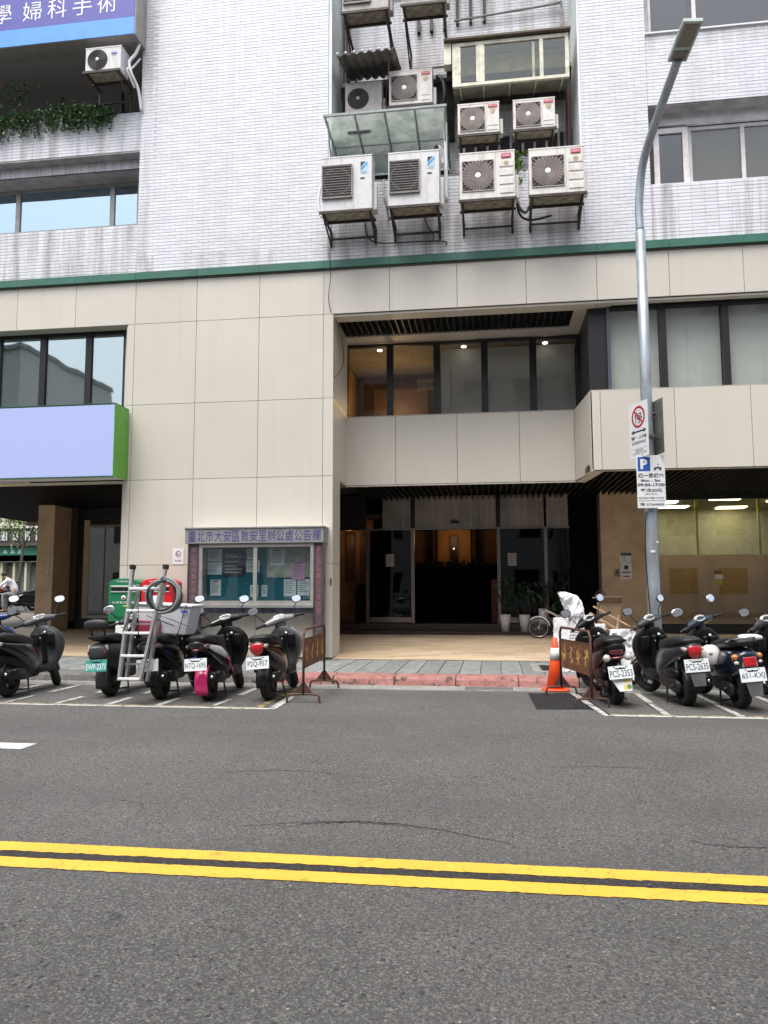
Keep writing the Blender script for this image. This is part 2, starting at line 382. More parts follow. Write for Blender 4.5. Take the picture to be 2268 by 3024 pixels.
# yellow centre lines with ragged edges
def strip(x0,x1,y0,y1,z,jit=.006,step=.12,skew=0):
    mb=MB(); n=max(2,int((x1-x0)/step)); vs=[];
    for i in range(n+1):
        x=x0+(x1-x0)*i/n; k=skew*(x-x0)
        vs+= [(x,y0+k+rnd.gauss(0,jit),z),(x,y1+k+rnd.gauss(0,jit*.6),z)]
    fs=[(2*i,2*i+2,2*i+3,2*i+1) for i in range(n)]
    return mb.add(vs,fs)
for y0,y1 in ((3.815,3.95),(4.045,4.18)):
    struct('yellow_centre_line', strip(-9,9,y0,y1,.004,.0035,.03), M_yellow)
struct('dark_seam', strip(-9,9,3.955,4.04,.003,.006,.04), asphalt('seam_asphalt',(.062,.056,.055),.3,False))
struct('white_lane_mark', strip(-6.0,-4.2,6.54,6.79,.004), roadpaint('lane_white',(.62,.62,.60),.4))
for k_,pts in enumerate(([(-1.55,4.62),(-1.25,4.72),(-.95,4.80),(-.62,4.80),(-.35,4.72),(-.1,4.60),(.1,4.50)],[(-1.3,4.60),(-1.1,4.74),(-.8,4.79),(-.5,4.73)],[(1.05,4.7),(1.3,4.62),(1.7,4.66)],[(-2.3,5.9),(-1.7,6.05),(-1.2,6.0)],[(.3,6.4),(.9,6.5),(1.5,6.42)])):
    mb=MB(); pp=catmull([(x,y,.0025) for x,y in pts],9); vs=[]
    for i,(x,y,z) in enumerate(pp): w2=.002+.005*abs(math.sin(i*1.7))*(1-abs(i/len(pp)*2-1)); j=rnd.gauss(0,.008); vs+=[(x,y+j-w2,z),(x,y+j+w2,z)]
    mb.add(vs,[(2*i,2*i+2,2*i+3,2*i+1) for i in range(len(pp)-1)]); struct('road_crack',mb,mat('crack_black',(.018,.017,.016),.95))
# parking bays
def quad(p,z,jit=.006,n=10):
    a,b,c,d=[Vector((*q,z)) for q in p]; vs=[]
    for i in range(n+1):
        t=i/n; j=lambda: Vector((rnd.gauss(0,jit),rnd.gauss(0,jit),0))
        vs+=[a.lerp(b,t)+j(), d.lerp(c,t)+j()]
    return MB().add(vs,[(2*i,2*i+2,2*i+3,2*i+1) for i in range(n)])
struct('parking_bay_line', strip(-12,-2.58,9.03,9.12,.004,.004), M_wline)
struct('parking_bay_line', strip(1.22,9,9.02,9.12,.004,.004), M_wline)
struct('faded_bay_line', strip(-12,-2.75,9.13,9.19,.004,.006), M_yline)
struct('faded_bay_line', strip(1.32,9,9.13,9.19,.004,.006), M_yline)
struct('parking_bay_line', quad([(-2.66,9.03),(-2.56,9.03),(-2.60,10.1),(-2.70,10.1)],.008), M_wline)
struct('faded_bay_line', quad([(-2.86,9.2),(-2.76,9.2),(-2.74,10.95),(-2.84,10.95)],.004), M_yline)
struct('parking_bay_line', quad([(1.20,9.06),(1.30,9.06),(1.14,10.92),(1.02,10.92)],.008,.008), M_wline)
for x in (-8.0,-7.4,-6.72,-6.12,-5.42,-4.74,-4.08,-3.38):
    for a,b in ((9.13,9.78),(10.15,10.92)):
        struct('parking_bay_line', quad([(x-.04,a),(x+.04,a),(x+.04+.0,b),(x-.04,b)],.008,.006), M_wline)
for x in (1.92,2.70,3.42,4.15,4.9):
    for a,b in ((9.13,10.02),(10.1,10.92)):
        struct('parking_bay_line', quad([(x-.045,a),(x+.045,a),(x+.02,b),(x-.06,b)],.008,.006), M_wline)
struct('asphalt_patch', quad([(.50,9.42),(1.16,9.46),(1.10,10.86),(.44,10.84)],.003,.012,8), M_patch)
# gutter strip, grating
gut=struct('gutter', MB().box(-70,70,11.0,11.47,-.05,-.006), M_conc)
x=-13.0
while x<9:
    x1=x+1.25
    if not(-.55<x+1.25/2<.45): obj('gutter_slab', MB().box(x+.004,x1-.004,11.003,11.466,-.03,.004+rnd.uniform(-.002,.002)), M_gutter, gut, bevel=.004)
    else:
        obj('gutter_slab', MB().box(x+.004,-.46,11.003,11.466,-.03,.004), M_gutter, gut); obj('gutter_slab', MB().box(.32,x1-.004,11.003,11.466,-.03,.004), M_gutter, gut)
    x=x1
gr=thing('drain_grating','dark iron drain grating set in the gutter below the red kerb','drain cover',(0,0,0))
fb=MB().box(-.45,.31,11.02,11.06,-.03,.007).box(-.45,.31,11.40,11.44,-.03,.007).box(-.45,-.41,11.063,11.397,-.03,.007).box(.27,.31,11.063,11.397,-.03,.007)
obj('frame',fb,M_conc,gr); obj('pit',MB().box(-.41,.27,11.06,11.4,-.045,-.028),M_void,gr)
for i in range(21):
    xx=-.395+i*.0325; obj('bar',MB().box(xx,xx+.014,11.062,11.398,-.02,.004),M_engine,gr)
# kerb
kerb=struct('kerb', MB().box(-70,70,11.62,11.93,-.05,.118), M_kerbg)
kx=[-9.6,-8.7,-7.78,-6.85,-5.93,-5.0,-4.1,-3.25,-2.39,-1.46,-.55,.36,1.22,2.1,3.0,3.9,4.8,5.7]
for a,b in zip(kx,kx[1:]):
    red = -3.3<a<1.0
    poly=[(11.475,-.03),(11.515,.085),(11.56,.128),(11.935,.131),(11.935,-.03)]
    # left of the dropped red stretch the kerb keeps its bare grey stone
    obj('kerb_stone', MB().prism(poly,'x',a+.006,b-.006), M_kerbr if red else M_kerbg, kerb, bevel=.008)
# pavement
pav=struct('pavement', MB().box(-70,70,11.93,14.2,-.05,.105), M_joint)
x=-13.2; n=0
while x<8:
    if 0.62<x+.16<1.3 :
        obj('paving_slab', MB().box(x+.006,x+.319,11.945,12.36,.07,.13), M_paver, pav, bevel=.004)
        obj('paving_slab', MB().box(x+.006,x+.319,13.66,14.12,.07,.13), M_paver, pav, bevel=.004)
    else: obj('paving_slab', MB().box(x+.006,x+.319,11.945,14.12,.07,.13+rnd.uniform(-.003,.003)), M_paver, pav, bevel=.004)
    x+=.325
hole=thing('pavement_manhole','square concrete framed drain cover in the paving slabs behind the cone','manhole cover')
obj('frame',MB().box(.62,.74,12.37,13.65,.07,.137).box(1.16,1.28,12.37,13.65,.07,.137).box(.74,1.16,12.37,12.5,.07,.137).box(.74,1.16,13.5,13.65,.07,.137),M_gutter,hole,bevel=.004)
obj('cover',MB().box(.745,1.155,12.505,13.495,.07,.125),M_engine,hole)
# arcade floor (sloping up to the shop fronts), wood-look plank tiles
def fz(y): return .14+max(0,min(y,26)-14.15)*.058 if y<20 else .14+5.85*.058+(min(y,26)-20)*.02
flo=struct('arcade_floor', MB().add([(-40,14.14,.1),(8,14.14,.1),(8,20,fz(20)-.012),(-40,20,fz(20)-.012),(-40,26.4,fz(26)-.012),(8,26.4,fz(26)-.012),(-40,26.4,-.05),(8,26.4,-.05)],
     [(0,1,2,3),(3,2,5,4),(4,5,7,6)]), M_joint)
planks=[]
y=14.145; k=0
while y<19.0:
    x=-13.0-(k%3)*.2; 
    while x<7.5:
        planks.append((x+.002,min(x+.598,7.5),y+.002,y+.148,rnd.random())); x+=.6
    y+=.15; k+=1
def plank_mb(p):
    x0,x1,y0,y1,_=p; z0,z1=fz(y0)-.008,fz(y1)-.008
    return ([(x0,y0,z0),(x1,y0,z0),(x1,y1,z1),(x0,y1,z1),(x0,y0,z0+.01),(x1,y0,z0+.01),(x1,y1,z1+.01),(x0,y1,z1+.01)],[(4,5,6,7),(0,1,5,4),(1,2,6,5),(2,3,7,6),(3,0,4,7)])
def near(p): return (p[0]*.55)**2*.2+(p[2])**2
def seen(p): return -3.2<p[0]<3.5 or p[0]<-7
planks.sort(key=lambda p:(0 if -3.2<p[0]<2.6 else 1, p[2]))
def tone_attr(me, vals, nm='tone'):
    at=me.attributes.new(nm,'FLOAT','FACE'); at.data.foreach_set('value', vals)
for p in planks[:290]:
    v,f=plank_mb(p); me=bpy.data.meshes.new('floor_tile'); me.from_pydata(v,[],f); me.materials.append(M_floor); tone_attr(me,[p[4]]*len(f)); link('floor_tile',me,flo)
V=[];F=[];T=[]
for p in planks[290:]:
    v,f=plank_mb(p); o=len(V); V+=v; F+=[tuple(i+o for i in q) for q in f]; T+=[p[4]]*len(f)
me=bpy.data.meshes.new('floor_tiles'); me.from_pydata(V,[],F); me.materials.append(M_floor); tone_attr(me,T); o=link('floor_tiles',me,flo); o['kind']='stuff'

# ================================================================== BUILDING
bld=thing('office_building','long white tiled office block over a beige panelled arcade with recessed dark entrance','building')
B=lambda name,mb,m,**k: obj(name,mb,m,bld,**k)
XL,XR,ZT=-14.6,7.6,15.6
# cores behind the tiles
def core(x0,x1,z0,z1,y=YF,d=.35): B('wall',MB().box(x0,x1,y+.009,y+d,z0,z1),M_grout)
core(-7.0,-3.06,7.6,ZT); core(-3.06,1.82,7.6,9.32); core(1.82,3.03,7.6,ZT); core(3.03,XR,7.6,8.84); core(3.03,XR,10.39,11.83,d=.4)
core(XL,-7.003,7.6,8.84,14.2,.75); core(XL,-7.003,10.43,11.28,14.2,.3)
tiles=[]; TH=.0665; TW=.2335
def tilezone(x0,x1,z0,z1,y,bond='run',dirt=lambda x,z:0):
    r=math.floor(z0/TH)
    while r*TH<z1-.01:
        za=max(z0,r*TH); zb=min(z1,(r+1)*TH-.0065)
        if zb-za>.008:
            off=(r%2)*TW/2 if bond=='run' else 0
            i=math.floor((x0-off)/TW)
            while i*TW+off<x1-.01:
                a=max(x0,i*TW+off+.0012); b=min(x1,(i+1)*TW+off-.0012)
                if b-a>.02: tiles.append((a,b,za,zb,y,(.55+.45*rnd.random()),min(1,dirt((a+b)/2,(za+zb)/2))))
                i+=1
        r+=1
low=lambda x,z: .35+.4*max(0,1-abs(z-8.3)/.8)
tilezone(-6.995,-3.062,7.75,ZT,YF,'run',lambda x,z:(.55 if x<-6.7 and z<13.5 else .0)+(.35 if z<8.1 else 0))
tilezone(-3.06,1.82,7.75,9.31,YF,'run',lambda x,z:.5+.5*(z<8.5))
tilezone(1.822,3.028,7.75,ZT,YF,'run',lambda x,z:.25 if z<8.1 else .04)
tilezone(3.03,XR,7.75,8.835,YF,'stack',lambda x,z:.85)
tilezone(3.03,XR,10.395,11.825,YF,'run',lambda x,z:.12+.3*(z>11.5))
tilezone(XL,-7.005,7.75,8.835,14.2,'run',lambda x,z:.8)
tilezone(XL,-7.005,10.435,11.275,14.2,'run',lambda x,z:.75)
tilezone(-3.0,1.78,9.4,10.35,15.3,'run',lambda x,z:1); tilezone(-3.0,1.78,10.75,11.3,15.3,'run',lambda x,z:1)
tilezone(-3.0,1.78,12.1,14.0,15.3,'run',lambda x,z:.7)
def tile_geo(a,b,za,zb,y):
    c=.0015; return ([(a,y+.014,za),(b,y+.014,za),(b,y+.014,zb),(a,y+.014,zb),(a+c,y,za+c),(b-c,y,za+c),(b-c,y,zb-c),(a+c,y,zb-c)],[(4,5,6,7),(0,1,5,4),(1,2,6,5),(2,3,7,6),(3,0,4,7)])
full=[t for t in tiles if t[1]-t[0]>TW-.004 and t[3]-t[2]>TH-.008 and t[4]==YF and -5.2<t[0]<2.9]
full.sort(key=lambda t:(t[2]//.07, abs(t[0]+.5)))
chosen=set(full[:298])
tmesh={}
for t in full[:298]:
    key=(int(t[5]*5),int(t[6]*3))
    if key not in tmesh:
        v,f=tile_geo(-TW/2+.0012,TW/2-.0012,-TH/2+.00325,TH/2-.00325,0); me=bpy.data.meshes.new('wall_tile'); me.from_pydata(v,[],f); me.materials.append(M_tile)
        tone_attr(me,[key[0]/5]*5); tone_attr(me,[key[1]/3]*5,'dirt'); tmesh[key]=me
    link('wall_tile',tmesh[key],bld,((t[0]+t[1])/2,t[4]+rnd.uniform(-.001,.001),(t[2]+t[3])/2))
V=[];F=[];T=[];D_=[]
for t in tiles:
    if t in chosen: continue
    v,f=tile_geo(t[0],t[1],t[2],t[3],t[4]+rnd.uniform(-.0012,.0012)); o=len(V); V+=v; F+=[tuple(i+o for i in q) for q in f]; T+=[t[5]]*5; D_+=[t[6]]*5
me=bpy.data.meshes.new('wall_tiles'); me.from_pydata(V,[],F); me.materials.append(M_tile); tone_attr(me,T); tone_attr(me,D_,'dirt')
o=link('wall_tiles',me,bld); o['kind']='stuff'
# green coping band
jx=[-14.65]+[-13.40+1.2845*i for i in range(16)]+[7.6]
for a,b in zip(jx,jx[1:]):
    B('green_coping',MB().box(a+.003,b-.003,YF-.07,YF+.008,7.6,7.745),M_green)
B('painted_shadow_line',MB().box(XL,XR,YF-.02,YF+.005,7.575,7.598),M_joint)  # dark strip that paints in the shadow line below the green coping
# beige panels
PT=.03
def pan(x0,x1,z0,z1,y=YF,m=None): B('wall_panel',MB().box(x0+.004,x1-.004,y,y+PT,z0+.004,z1-.004),m or M_panel,bevel=.002)
J=[-9.555+1.2845*i for i in range(-4,14)]
for a,b in zip(J,J[1:]): pan(a,min(b,XR),6.70,7.57)
pil=[-7.14,-6.99,-5.70,-4.42,-3.14,-2.94]
for z0,z1 in ((.16,1.89),(1.89,3.55),(3.55,5.05),(5.05,6.70)):
    for a,b in zip(pil,pil[1:]): pan(a,b,z0,z1)
B('wall',MB().box(-7.13,-2.98,YF+.032,14.8,.14,3.55),M_joint); B('wall',MB().box(-7.13,-3.02,YF+.032,15.9,3.55,6.7),M_joint)
B('wall',MB().box(XL,XR,YF+.032,14.46,6.72,7.6),M_joint)
# reveal of the pillar
for z0,z1 in ((.16,1.89),(1.89,3.55)): B('wall_panel',MB().box(-2.975,-2.942,YF+.033,14.8,z0+.004,z1-.004),M_panel)
for z0,z1 in ((3.55,5.05),(5.05,6.70)): B('wall_panel',MB().box(-3.015,-2.95,YF+.033,15.6,z0+.004,z1-.004),M_panel)
for z0,z1 in ((.16,1.89),(1.89,3.55),(3.55,5.05),(5.05,6.7)): B('wall_panel',MB().box(-7.165,-7.133,YF+.033,14.8 if z0<3 else 14.45,z0+.004,z1-.004),M_panel)
B('painted_light_leak',MB().box(-2.949,-2.943,YF+.04,15.55,4.96,5.06),mat('cream_light_leak',(.85,.74,.42),.5))  # light leaking at the reveal seam, painted as a cream-coloured strip
# recessed parapet (first floor), chamfer and right parapet
YB=15.6
for a,b in zip([-3.01,-1.93,-.66,.60,1.69],[-1.93,-.66,.60,1.69]): pan(a,b,3.56,5.0,YB)
B('wall',MB().box(-3.01,1.75,YB+.032,15.85,3.58,4.98),M_joint)
ch=MB().add([(1.69,YB,3.564),(1.82,YF,3.524),(1.82,YF,5.0),(1.69,YB,4.996),(1.72,YB,3.564),(1.85,YF,3.524),(1.85,YF,5.0),(1.72,YB,4.996)],[(0,1,2,3),(4,7,6,5),(0,4,5,1),(3,2,6,7),(1,5,6,2),(0,3,7,4)])
B('wall_panel',ch,M_panel)
for a,b in zip([1.822,2.0,3.29,4.585,5.87],[2.0,3.29,4.585,5.87,XR]): pan(a,b,3.54,5.0)
B('wall',MB().box(1.86,XR,YF+.032,14.3,3.56,4.98),M_joint)
B('sill',MB().box(1.83,XR,YF+.002,14.42,5.002,5.012),M_panel); B('sill',MB().box(-3.01,1.69,YB+.001,15.88,5.002,5.012),M_panel)
# soffits z=3.55 trims
B('soffit_trim',MB().box(-2.98,1.7,YB+.01,YB+.07,3.535,3.555),M_panel)
B('soffit_trim',MB().add([(1.70,YB,3.53),(1.83,YF+.01,3.53),(XR,YF+.01,3.53),(XR,14.24,3.53),(2.05,14.24,3.53),(1.88,YB+.07,3.53)],[(0,1,2,3,4,5)]),M_panel)
B('soffit_trim',MB().box(XL,-7.17,14.05,14.35,3.52,3.535),M_panel)
# arcade slats
B('ceiling',MB().box(XL,XR,15.64,22.5,3.75,3.8),M_void); B('ceiling',MB().box(XL,-3.03,14.3,15.638,3.75,3.8),M_void); B('ceiling',MB().box(1.90,XR,14.3,15.638,3.75,3.8),M_void)
B('ceiling_edge',MB().box(XL,-11.0,22.5,22.62,3.45,3.8),M_conc)
sm=MB().box(-.012,.012,0,2.85,3.56,3.66).mesh('ceiling_slat',M_slat); sm2=MB().box(-.012,.012,0,8.1,3.56,3.66).mesh('ceiling_slat',M_slat); sm3=MB().box(-.012,.012,0,3.9,3.56,3.66).mesh('ceiling_slat',M_slat)
x=-2.9
while x<1.75: link('ceiling_slat',sm,bld,(x,15.65,0)); x+=.13
while x<XR: link('ceiling_slat',sm3,bld,(x,14.25,0)); x+=.13
x=-14.5
while x<-7.2: link('ceiling_slat',sm2,bld,(x,14.38,0)); x+=.13
# upper recess soffit z=6.68
B('soffit_trim',MB().box(-3.0,2.28,YF+.034,14.47,6.672,6.692),M_panel)
for a,b in zip([-3.0,-1.88,-.59,.70,2.0],[-1.88,-.59,.70,2.0,2.28]): B('soffit_panel',MB().box(a+.004,b-.004,YF+.034,14.465,6.655,6.670),M_panel)
B('soffit_trim',MB().box(-3.0,1.9,15.42,15.85,6.655,6.69),M_panel); B('soffit_trim',MB().box(1.62,1.9,14.468,15.418,6.655,6.69),M_panel)
B('soffit_trim',MB().box(2.285,XR,YF+.034,14.3,6.655,6.69),M_panel); B('soffit_trim',MB().box(XL,-7.17,YF+.034,14.36,6.69,6.71),M_panel)
B('ceiling',MB().box(-3.0,1.7,14.47,15.45,6.86,6.9),M_void)
s4=MB().box(-.012,.012,0,.95,6.67,6.77).mesh('ceiling_slat',M_slat); x=-2.93
while x<1.6: link('ceiling_slat',s4,bld,(x,14.468,0)); x+=.126
# window builder
def window(x0,x1,z0,z1,y,fr,paneM,mull=(),depth=.07,fw_=.05,name='window',back=None,backM=None,mw=None,pz=0,label=None):
    mw=mw or fw_
    mb=MB().box(x0,x1,y,y+depth,z1-fw_,z1).box(x0,x1,y,y+depth,z0,z0+fw_).box(x0,x0+fw_,y,y+depth,z0+fw_,z1-fw_).box(x1-fw_,x1,y,y+depth,z0+fw_,z1-fw_)
    for m in mull: mb.box(m-mw/2,m+mw/2,y+.001,y+depth-.001,z0+fw_,z1-fw_)
    wo_=B(name,mb,fr,label=label)
    xs=[x0+fw_]+[q for m in mull for q in (m-mw/2,m+mw/2)]+[x1-fw_]
    for a,b in zip(xs[::2],xs[1::2]):
        obj('pane',MB().box(a,b,y+depth*.45,y+depth*.45+.008,z0+fw_,z1-fw_),paneM,wo_)
        if back is not None: obj('blind',MB().box(a-.01,b+.01,y+back,y+back+.01,z0,z1),backM,wo_)
    return wo_
G_sky=glass('reflective_glass',(.55,.62,.66),.55,.015,.06,(.60,.76,.86)); G_sky2=glass('half_reflective_glass',(.6,.66,.66),.36,.02,.05,(.82,.92,.93))
G_dark=glass('dark_tinted_glass',(.88,.89,.88),.025,.02); G_shop=glass('shop_glass',(.86,.88,.80),.06,.01)
# left second floor window: black frame, three mirrored panes and more out of view
B('wall',MB().box(XL,-7.17,14.62,14.7,3.6,6.7),M_dark)
window(XL,-7.31,5.0,6.70,14.4,M_blackfr,G_sky2,(-13.4,-12.3,-11.2,-10.15,-9.14,-8.13),.1,.06,back=.16,backM=M_blind,mw=.13,label='black framed window strip with greenish mirrored panes')
B('window_post',MB().box(-7.31,-7.168,14.38,14.5,5.0,6.70),M_panel)
# right second floor window
B('wall',MB().box(2.2,XR,14.75,14.8,5.0,6.7),M_dark)
window(2.19,XR,5.01,6.65,14.36,M_blackfr,G_dark,(3.20,4.30,5.45,6.5),.1,.06,back=.2,backM=mat('grey_blind_right',(.80,.81,.78),.9,var=.02),mw=.12,label='black framed window strip with grey blinds down')
B('corner_post',MB().box(1.86,2.19,14.40,15.9,5.01,6.65),M_blackfr)
B('corner_post',MB().box(2.191,2.25,14.345,14.41,5.01,6.65),mat('blue_grey_frame',(.06,.075,.10),.4))
# recessed second floor window of five panes
window(-3.03,1.86,5.0,6.64,15.86,M_blackfr,G_dark,(-2.08,-1.08,-.08,.92),.1,.05,mw=.14,label='recessed window of five tall panes, two lit warm from inside')
bl=mat('grey_blind_recess',(.80,.78,.73),.9,var=.02)
for a,b in ((-1.03,-.13),(-.03,.87),(.97,1.83)): B('blind',MB().box(a,b,16.45,16.46,5.0,6.64),bl)
B('room_wall',MB().box(-3.3,1.9,19.0,19.1,4.0,7.2),mat('clinic_wall',(.50,.30,.12),.7,world=True)); B('room_ceiling',MB().box(-3.3,1.9,15.97,19.0,6.72,6.78),mat('room_ceiling',(.35,.32,.28),.8))
B('room_wall',MB().box(-3.4,-3.3,15.97,19,4,6.7),MATS['clinic_wall']); B('room_floor',MB().box(-3.4,1.9,15.97,19,3.85,3.95),M_dark)
B('arch_panel',MB().loft([(-2.2,5.0,0,1,1,2)],sub=1) if False else MB().box(-2.75,-1.45,18.0,18.05,3.95,6.2),mat('dark_arch',(.11,.06,.035),.6))
B('wall_lamp',MB().cyl((-2.28,17.9,4.95),(-2.28,17.9,5.35),.10,16),emit('warm_lamp',(1,.62,.22),3.0))
for xx in (-2.35,-.52,1.2): B('downlight',MB().cyl((xx,16.22,6.60),(xx,16.22,6.62),.055,16),emit('downlight_white',(1,.93,.8),3))
rl=bpy.data.lights.new('room_lamp','POINT'); rl.energy=12; rl.color=(1,.65,.3); rl.shadow_soft_size=.2; ro=bpy.data.objects.new('room_lamp',rl); COL.objects.link(ro); ro.location=(-2.1,17.3,5.6)
pl=B('notice_board',MB().box(-1.62,-1.2,17.2,17.22,5.95,6.2),mat('lit_sign',(.55,.42,.25),.6)); lettering(bld,'視力檢查',-1.41,17.19,6.07,.36,.12,M_ink)
# upper left window (living floor), with soldier-tile lintel
B('wall',MB().box(XL,-7.003,14.96,15.0,8.5,15.5),M_dark)
B('lintel_soffit',MB().box(XL,-7.003,14.45,14.9,10.17,10.2),M_grout); B('soffit',MB().box(XL,-7.003,14.21,14.5,10.405,10.428),M_grout)
B('lintel',MB().box(XL,-7.003,14.459,14.6,10.2,10.43),M_grout)
V=[];F=[];T=[]
x=XL
while x<-7.06:
    v,f=tile_geo(x,x+.054,10.17,10.40,14.45); o=len(V); V+=v; F+=[tuple(i+o for i in q) for q in f]; T+=[rnd.random()]*5; x+=.0605
me=bpy.data.meshes.new('soldier_tiles'); me.from_pydata(V,[],F); me.materials.append(M_tile); tone_attr(me,T); tone_attr(me,[.5]*len(T),'dirt'); o=link('soldier_tiles',me,bld); o['kind']='stuff'
window(XL,-7.35,8.84,10.17,14.88,M_alum,G_sky,(-12.9,-10.18,-7.98),.08,.06,back=.14,backM=M_blindb,mw=.10,label='aluminium window with pale sky reflected in its panes')
B('window_post',MB().box(-7.35,-7.003,14.87,14.95,8.84,10.17),G_sky)
B('sill',MB().box(XL,-7.003,14.21,14.95,8.842,8.86),M_conc)
# upper left dark balcony opening with planter
B('balcony_wall',MB().box(XL,-7.003,15.4,15.45,11.2,15),M_void); B('balcony_frame',MB().box(-9.3,-9.24,14.9,14.96,11.28,12.3).box(-7.9,-7.84,14.9,14.96,11.28,12.3),M_blackfr)
# right window on the living floor
B('soffit',MB().box(3.03,XR,14.12,14.5,10.37,10.388),M_grout); B('lintel',MB().box(3.03,XR,14.40,14.48,10.15,10.37),mat('white_lintel',(.62,.62,.64),.6,dirt=(.25,.24,.22),dirt_amt=.4,world=True))
B('wall',MB().box(3.03,XR,14.8,14.85,8.7,10.4),M_dark)
window(3.17,3.80,8.86,10.10,14.40,mat('pale_pink_frame',(.66,.62,.62),.45),glass('casement_glass',(.5,.5,.48),.06),(),.09,.10,back=.3,backM=mat('dark_curtain',(.05,.048,.045),.9),label='narrow open casement with broad pale frame')
window(3.82,XR,8.86,10.13,14.48,mat('pale_window_frame',(.60,.58,.59),.45),glass('blind_glass',(.8,.8,.76),.03),(4.80,6.1),.08,.06,back=.12,backM=mat('olive_blind',(.20,.19,.165),.9,var=.03),mw=.07,label='sliding window with olive grey blinds')
B('window_jamb',MB().box(3.03,3.165,14.42,14.5,8.84,10.15),M_blackfr); B('sill',MB().box(3.03,XR,14.12,14.6,8.842,8.855),M_white)
# top right window
window(3.10,XR,11.83,13.6,14.16,MATS['pale_pink_frame'],glass('top_glass',(.7,.7,.7),.03),(3.94,5.9),.08,.05,back=.35,backM=mat('top_blind',(.13,.13,.125),.9,var=.03),mw=.07,label='wide dark window under the roof edge of the view')
core(3.03,XR,13.6,ZT); B('window_sill',MB().box(3.02,XR,14.06,14.155,11.80,11.83),M_white); B('wall',MB().box(3.03,3.1,14.11,14.5,11.83,13.6),M_grout)
B('lantern_sticker',MB().sph((5.4,14.45,12.85),(.16,.02,.16)),mat('pink',(.6,.2,.25),.5))
# notch: light well with the machines
B('wall',MB().box(-3.06,-3.0,YF+.02,15.3,9.3,ZT),M_plaster); B('wall',MB().box(1.78,1.84,YF+.02,15.3,9.3,ZT),M_plaster)
B('wall',MB().box(-3.0,1.78,15.309,15.4,9.0,ZT),M_grout); B('notch_floor',MB().box(-3.0,1.78,14.4,15.3,9.1,9.2),M_conc)
B('parapet_top',MB().box(-3.0,1.78,YF+.005,14.46,9.322,9.35),M_conc)
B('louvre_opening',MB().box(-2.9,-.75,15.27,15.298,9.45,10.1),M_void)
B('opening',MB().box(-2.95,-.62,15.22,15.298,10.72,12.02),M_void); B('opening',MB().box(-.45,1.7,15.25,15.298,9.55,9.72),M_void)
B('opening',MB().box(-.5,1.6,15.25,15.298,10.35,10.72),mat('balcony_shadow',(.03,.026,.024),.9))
for i in range(9): B('baluster',MB().box(-.45+i*.24,-.40+i*.24,15.2,15.248,10.33,10.75),M_grout)
B('lintel',MB().box(-3.0,1.78,15.1,15.298,12.03,12.12),M_conc)
for xx in (-2.86,-2.8): B('drain_pipe',MB().cyl((xx-.06,15.15,9.2),(xx-.06,15.15,15),.045,10),mat('brown_pipe',(.06,.045,.04),.5))
B('drain_pipe',MB().cyl((1.70,15.15,9.2),(1.70,15.15,11.6),.05,10),mat('maroon_pipe',(.12,.075,.07),.5)); B('drain_pipe',MB().cyl((1.62,15.2,12.1),(1.62,15.2,13.4),.035,10).tube([(1.62,15.2,13.4),(1.6,15.2,13.55),(1.4,15.2,13.5),(-.6,15.2,13.36)],.022,8,smooth_path=4),M_conc)
for xx in (-.53,-.25,.04):
    B('wall_bar',MB().box(xx-.03,xx+.03,15.2,15.29,13.3,14.4),M_rail)
for xx in (-1.35,-1.08,-.8): B('wall_bar',MB().box(xx-.035,xx+.035,15.2,15.29,13.2,13.5),M_blackfr)
# ------------------------------------------------ ground floor back wall
YC=18.5; ZC=3.56
B('arcade_wall',MB().box(-9.0,-3.85,18.48,18.55,.2,3.7),M_tan)
# entrance screen: transom panels and steel posts
es=B('entrance_screen',MB().box(-3.02,2.5,YC,YC+.05,2.84,2.885),M_steel)
M_trans=mat('frosted_transom',(.22,.20,.19),.35,var=.35,nscale=1,dirt=(.50,.47,.45),dirt_amt=.5,dscale=1,dstretch=(9,9,.5),world=True)
tr=mat('smoky_transom',(.055,.05,.048),.15,var=.3,nscale=1.5,spec=.9)
for a,b in ((-2.62,-1.93),(-1.83,.12),(.22,1.24),(1.30,1.8)): obj('transom_panel',MB().box(a,b,YC+.01,YC+.03,2.89,3.66),M_trans,es)
for a in (-1.88,.17,1.27,-2.98): obj('post',MB().box(a-.04,a+.04,YC-.03,YC+.05,.60,2.84 if a!=.17 else 2.84),M_steel,es)
for a in (-1.88,.17): obj('post',MB().box(a-.03,a+.03,YC-.02,YC+.05,2.89,3.66),M_blackfr,es)
obj('sensor',MB().box(-.96,-.76,YC-.05,YC,2.98,3.04),M_black,es)
door=glass('entrance_glass',(.18,.18,.18),.035,.01,.1)
for a,b in ((-2.93,-2.57),(-2.56,-1.93)):
    obj('door_pane',MB().box(a,b,YC,YC+.012,.75,2.83),door,es)
for a,b in ((.22,1.22),(1.32,1.82)): obj('side_pane',MB().box(a,b,YC,YC+.012,.75,2.83),door,es)
obj('bottom_rail',MB().box(-2.93,-1.93,YC-.02,YC+.03,.62,.745),M_steel,es); obj('bottom_rail',MB().box(.22,1.82,YC-.02,YC+.03,.62,.745),M_steel,es)
for xx in (-2.44,.48): 
    obj('paper_notice',MB().box(xx-.10,xx+.10,YC-.006,YC-.003,1.96,2.26),mat('grey_paper',(.34,.33,.34),.8),es)
    for q in range(5): obj('notice_line',MB().box(xx-.07,xx+.07-.02*(q%3),YC-.008,YC-.0065,2.21-q*.045,2.22-q*.045),MATS['grey_paper'] if False else mat('notice_ink',(.12,.12,.13),.8),es)
B('entrance_step',MB().box(-4.0,2.5,17.95,20,.30,.44),mat('dark_granite',(.035,.018,.016),.35,world=True)); B('entrance_step',MB().box(-4.0,2.5,18.3,24,.441,.60),MATS['dark_granite'])
B('side_jamb',MB().box(1.83,2.5,YC-.01,YC+.1,.6,3.66),M_pitch); 
